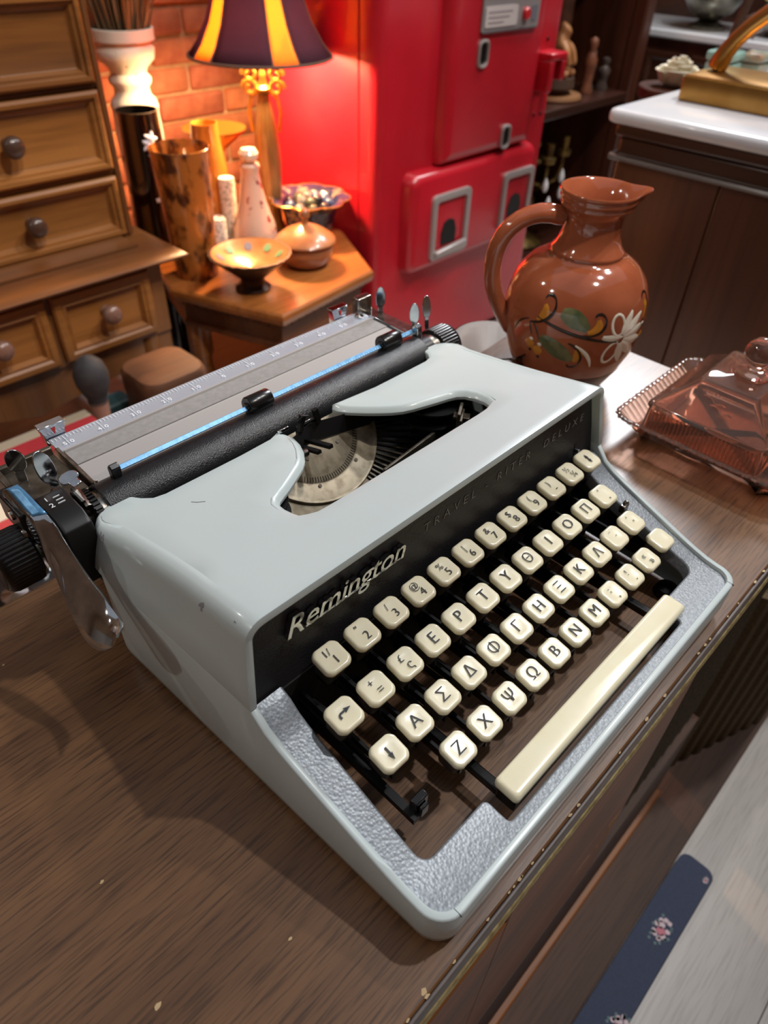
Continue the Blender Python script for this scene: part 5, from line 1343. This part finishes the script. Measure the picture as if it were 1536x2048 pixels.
b.loft([[(x + (1.15 - x) * s, y + (.22 - y) * s, MZ + z) for x, y in ib] for s, z in ((.02, 0), (0, .002), (0, .031), (.02, .035), (.10, .0365))], True, True, True); b.build('sole', IBR, fi, bevel=.002)
b = MB(); b.tube([(1.150, .372, MZ + .034), (1.150, .368, MZ + .060), (1.150, .340, MZ + .098), (1.150, .300, MZ + .130), (1.150, .245, MZ + .148), (1.150, .18, MZ + .145), (1.150, .12, MZ + .12), (1.15, .09, MZ + .08), (1.15, .08, MZ + .034)], [.020, .013, .012, .013, .016, .017, .014, .012, .018], 14, flat=1.0); o = b.build('handle', IBR, fi); o.modifiers.new('s', 'SUBSURF').levels = 1; o.modifiers['s'].render_levels = 1
TEAL = mat('pale_teal_glaze', (150, 190, 180), 0.2, coat=0.5)
def gift(name, x0, x1, y0, y1, h, m, lab, cat, z=MZ):
    t = thing(name, ((x0 + x1) / 2, (y0 + y1) / 2, z), lab, cat)
    MB().box(x0, x1, y0, y1, z, z + h * .7).build('body', m, t, bevel=.004)
    MB().box(x0 - .002, x1 + .002, y0 - .002, y1 + .002, z + h * .72, z + h).build('lid', m, t, bevel=.005)
    return t
gift('ceramic_box', 1.224, 1.272, .380, .424, .052, TEAL, 'pale teal ceramic box just behind the brass iron', 'box')
gift('ceramic_box', 1.295, 1.345, .360, .398, .046, mat('teal_copper', (140, 172, 158), 0.3, col2=(190, 140, 104), nscale=18), 'teal box with copper tinge under the iron handle', 'box')
gift('white_box', 1.300, 1.370, .285, .340, .060, mat('white_ceramic', (214, 212, 202), 0.3), 'white ceramic box at the right behind the iron', 'box')
PX_, PY_, PZ_ = 1.490, .585, .045
t = thing('plant_stand', (PX_, PY_, -.62), 'slim dark wooden stand behind the marble cabinet', 'stand')
b = MB(); b.lathe([(0, 0), (.085, 0), (.09, .01), (.03, .03), (.022, .2), (.03, .4), (.022, .56), (.03, .62), (.07, PZ_ + .62 - .018), (.072, PZ_ + .62 - .002), (.07, PZ_ + .62), (0, PZ_ + .62)], (PX_, PY_, -.62), 28, cap=False); b.build('column', MAHV, t)
t = thing('porcelain_rose', (PX_, PY_, PZ_), 'off-white ruffled porcelain rose left of the teal box', 'ornament')
RUF = mat('bisque', (206, 196, 170), 0.5)
for k in range(16):
    ph = k * 2.4; r_ = .010 + .0019 * k; z = .050 - .0025 * k
    b = MB(); G2 = []
    for i in range(6):
        th = -.75 + 1.5 * i / 5; G2.append([Vector((PX_ + r_ * q * math.cos(ph + th), PY_ + r_ * q * math.sin(ph + th), PZ_ + max(.001, z * .7 + .018 * w_))) for q, w_ in ((.55, -.9), (.95, .0), (1.12, .8), (1.25, 1.0))])
    b.loft(G2, closed=False); o = b.build('petal', RUF, t); o.modifiers.new('t', 'SOLIDIFY').thickness = .0015
# flowering branch ornament
BRK = mat('branch_bronze', (92, 60, 42), 0.5, col2=(66, 44, 32), nscale=40)
BX_, BY_ = 1.312, .416
fb2 = thing('flower_branch', (BX_, BY_, MZ), 'ornamental bronze branch with pink blossoms and green leaves', 'ornament')
b = MB(); b.lathe([(0, 0), (.012, 0), (.0125, .004), (.008, .010), (0, .012)], (BX_, BY_, MZ), 20, cap=False); b.build('foot', BRK, fb2)
tr = [(BX_, BY_, MZ + .005), (BX_ - .006, BY_ + .003, MZ + .03), (BX_ - .010, BY_ + .005, MZ + .06), (BX_ - .004, BY_ + .002, MZ + .10), (BX_ + .004, BY_ - .004, MZ + .16), (BX_ + .01, BY_ - .01, MZ + .26)]
b = MB(); b.tube(tr, [.009, .0085, .008, .0075, .007, .005], 10); b.build('stem', BRK, fb2)
PNK = [mat('blossom_pink', (206, 160, 172), 0.4), mat('blossom_violet', (150, 112, 128), 0.4), mat('leaf_green', (62, 120, 66), 0.4), mat('blossom_yellow', (206, 186, 110), 0.4)]
for k in range(26):
    c_ = Vector((BX_ + random.uniform(-.005, .05), BY_ - random.uniform(.015, .10), MZ + random.uniform(.07, .22)))
    b = MB(); m_ = PNK[k % 4] if k % 4 != 2 or k % 3 else PNK[2]; d_ = Vector((random.uniform(-1, 1), random.uniform(-1, 1), random.uniform(-1, 1))).normalized(); u_ = d_.orthogonal().normalized(); w_ = d_.cross(u_)
    L_ = random.uniform(.012, .020)
    b.add([c_, c_ + u_ * L_ * .45 + d_ * L_ * .5, c_ + d_ * L_ * 1.2 + w_ * L_ * .3, c_ - u_ * L_ * .45 + d_ * L_ * .5, c_ + w_ * L_ * .25 + d_ * L_ * .55], [(0, 1, 4), (1, 2, 4), (2, 3, 4), (3, 0, 4)])
    o = b.build('leaf' if m_ is PNK[2] else 'petal', m_, fb2); o.modifiers.new('t', 'SOLIDIFY').thickness = .001
    if k % 2 == 0:
        b = MB(); b.tube([c_, c_.lerp(Vector((BX_, BY_, c_.z - .02)), .5) + Vector((0, 0, .015)), Vector((BX_, BY_ - .002, c_.z - .02))], .0018, 5); b.build('twig', BRK, fb2)
# far cabinet with marble shelf and silver ware
fc = thing('far_cabinet', (2.85, 1.0, -0.62), 'distant carved dark cabinet with a pale marble shelf', 'cabinet')
MB().box(2.62, 3.1, .2, 1.44, -.62, -.015).build('body', MAHV, fc, bevel=.004)
MB().box(2.60, 3.1, .18, 1.46, -.012, .012).build('marble_shelf', MARB, fc, bevel=.005)
MB().box(3.0, 3.1, .2, 1.44, .012, .8).build('back_board', MAHO, fc)
for k in range(7): 
    frame_panel(0, .15, -.30, -.05, 0, [(0, 0), (.005, .008), (.02, .010), (.03, .002)], 'carved_panel', MAHO, fc).matrix_basis = Matrix.Translation((2.62, 1.40 - k * .17, 0)) @ Matrix.Rotation(-PI / 2, 4, 'Z')
SILV = mat('tarnished_silver', (128, 124, 112), 0.25, metal=0.9, col2=(84, 80, 70), nscale=26)
vessel('silver_urn', [(0, 0), (.06, 0), (.062, .01), (.03, .025), (.07, .05), (.11, .10), (.12, .16), (.10, .22), (.11, .26), (0, .27)], (2.74, 1.09, .012), SILV, 'tarnished silver urn on the far marble shelf', 'urn', 32)
vessel('silver_pitcher', [(0, 0), (.05, 0), (.08, .05), (.085, .12), (.05, .20), (.06, .26), (0, .26)], (2.76, .84, .012), SILV, 'tarnished silver pitcher behind the flower branch', 'pitcher', 28)
# ================================================================== LOW THINGS BEHIND THE CARRIAGE, LEFT
sl_ = thing('low_stool', (0.02, .72, -0.62), 'low stool with red striped cover and grey border behind the carriage', 'stool')
BAND = [((.824, .846), (150, 136, 116)), ((.765, .824), (150, 26, 34)), ((.742, .765), (84, 96, 52)), ((.675, .742), (206, 196, 176)), ((.640, .675), (176, 60, 62)), ((.600, .640), (150, 36, 40))]
for k, ((y0, y1), c_) in enumerate(BAND):
    MB().box(-.36, .228, y0, y1, -.335, -.305).build('cover_stripe', mat('stripe_%d' % k, c_, 0.85), sl_, bevel=.002)
MB().box(-.35, .222, .606, .840, -.375, -.335).build('seat_frame', OAKD, sl_)
for x in (-.33, .20):
    for y in (.63, .82): MB().box(x - .018, x + .018, y - .018, y + .018, -.62, -.375).build('leg', OAKD, sl_, bevel=.003)
GFIN = mat('dark_grey_felt', (42, 40, 42), 0.75, col2=(54, 52, 54), nscale=60)
gf = thing('finial_post', (0.254, .850, -0.62), 'dark grey egg-shaped post top with pinkish neck by the red stool', 'post')
b = MB(); b.lathe([(.014, 0), (.014, .30), (.016, .318), (0, .318)], (.254, .850, -.62), 18, cap=False); b.build('post', mat('pinkish_wood', (162, 118, 100), 0.5), gf)
b = MB(); b.lathe([(.013, .308), (.016, .316), (.015, .324), (.019, .332), (.0255, .350), (.027, .366), (.022, .384), (.012, .394), (0, .397)], (.254, .850, -.62), 26, cap=False); b.build('egg_top', GFIN, gf)
WSTL = wood('dull_brown_wood', (70, 40, 20), (112, 68, 38), 0.4, 'X', 0.7, 0.0, 0.3)
ws = thing('wooden_footstool', (.36, .86, -.62), 'thick rounded brown wooden footstool in front of the dresser corner', 'footstool')
b = MB(); b.loft([[(x, y, z) for x, y in rrect(.315 + d, .435 - d, .790 + d, .905 - d, .03, 6)] for d, z in ((.006, -.330), (0, -.322), (0, -.292), (.004, -.284), (.014, -.280))], True, True, True); b.build('seat', WSTL, ws)
for x in (.34, .41):
    for y in (.815, .88): MB().box(x - .018, x + .018, y - .018, y + .018, -.62, -.33).build('leg', OAKD, ws, bevel=.004)
tb = gift('teal_chest', .285, .335, .910, .948, .26, mat('deep_teal', (28, 58, 62), 0.5), 'dark teal chest standing under the dresser front', 'chest', -.62)
bk = thing('black_appliance', (-.06, .45, -.62), 'black enamelled appliance with chrome buttons at the left edge behind the lever', 'appliance')
MB().box(-.26, .022, .375, .52, -.62, -.215).build('body', mat('black_enamel', (14, 14, 16), 0.2, coat=.5), bk, bevel=.012, seg=3)
for x, y, r_ in ((-.038, .432, .016), (-.004, .455, .011), (-.030, .405, .009), (.000, .487, .008)):
    b = MB(); b.lathe([(r_, -.216), (r_, -.212), (r_ * .8, -.206), (0, -.204)], (x, y, 0), 20, cap=False); b.build('chrome_button', CHROME, bk)
# ribbed pouffe right of the cabinet end
rp = thing('ribbed_pouffe', (.64, -.04, -.585), 'brown ribbed velvet pouffe on the platform past the cabinet end', 'pouffe')
VEL = mat('brown_velvet', (92, 76, 48), 0.9, col2=(70, 57, 35), nscale=300)
ang = math.atan2(-.07, .188); ca, sa = math.cos(ang), math.sin(ang)
def rpp(u, v): return (.524 + u * ca - v * sa, -.0996 + u * sa + v * ca)
b = MB(); b.prism([rpp(0, .012), rpp(.19, .012), rpp(.19, .20), rpp(0, .20)], -.585, -.22); b.build('body', VEL, rp, bevel=.01)
rbm = MB().tube([(0, 0, -.584), (0, 0, -.23)], .011, 8).mesh('rib')
for k in range(8):
    o = new_obj('rib', rbm, VEL, rp); p = rpp(.012 + k * .0237, .010); o.location = (p[0], p[1], 0)
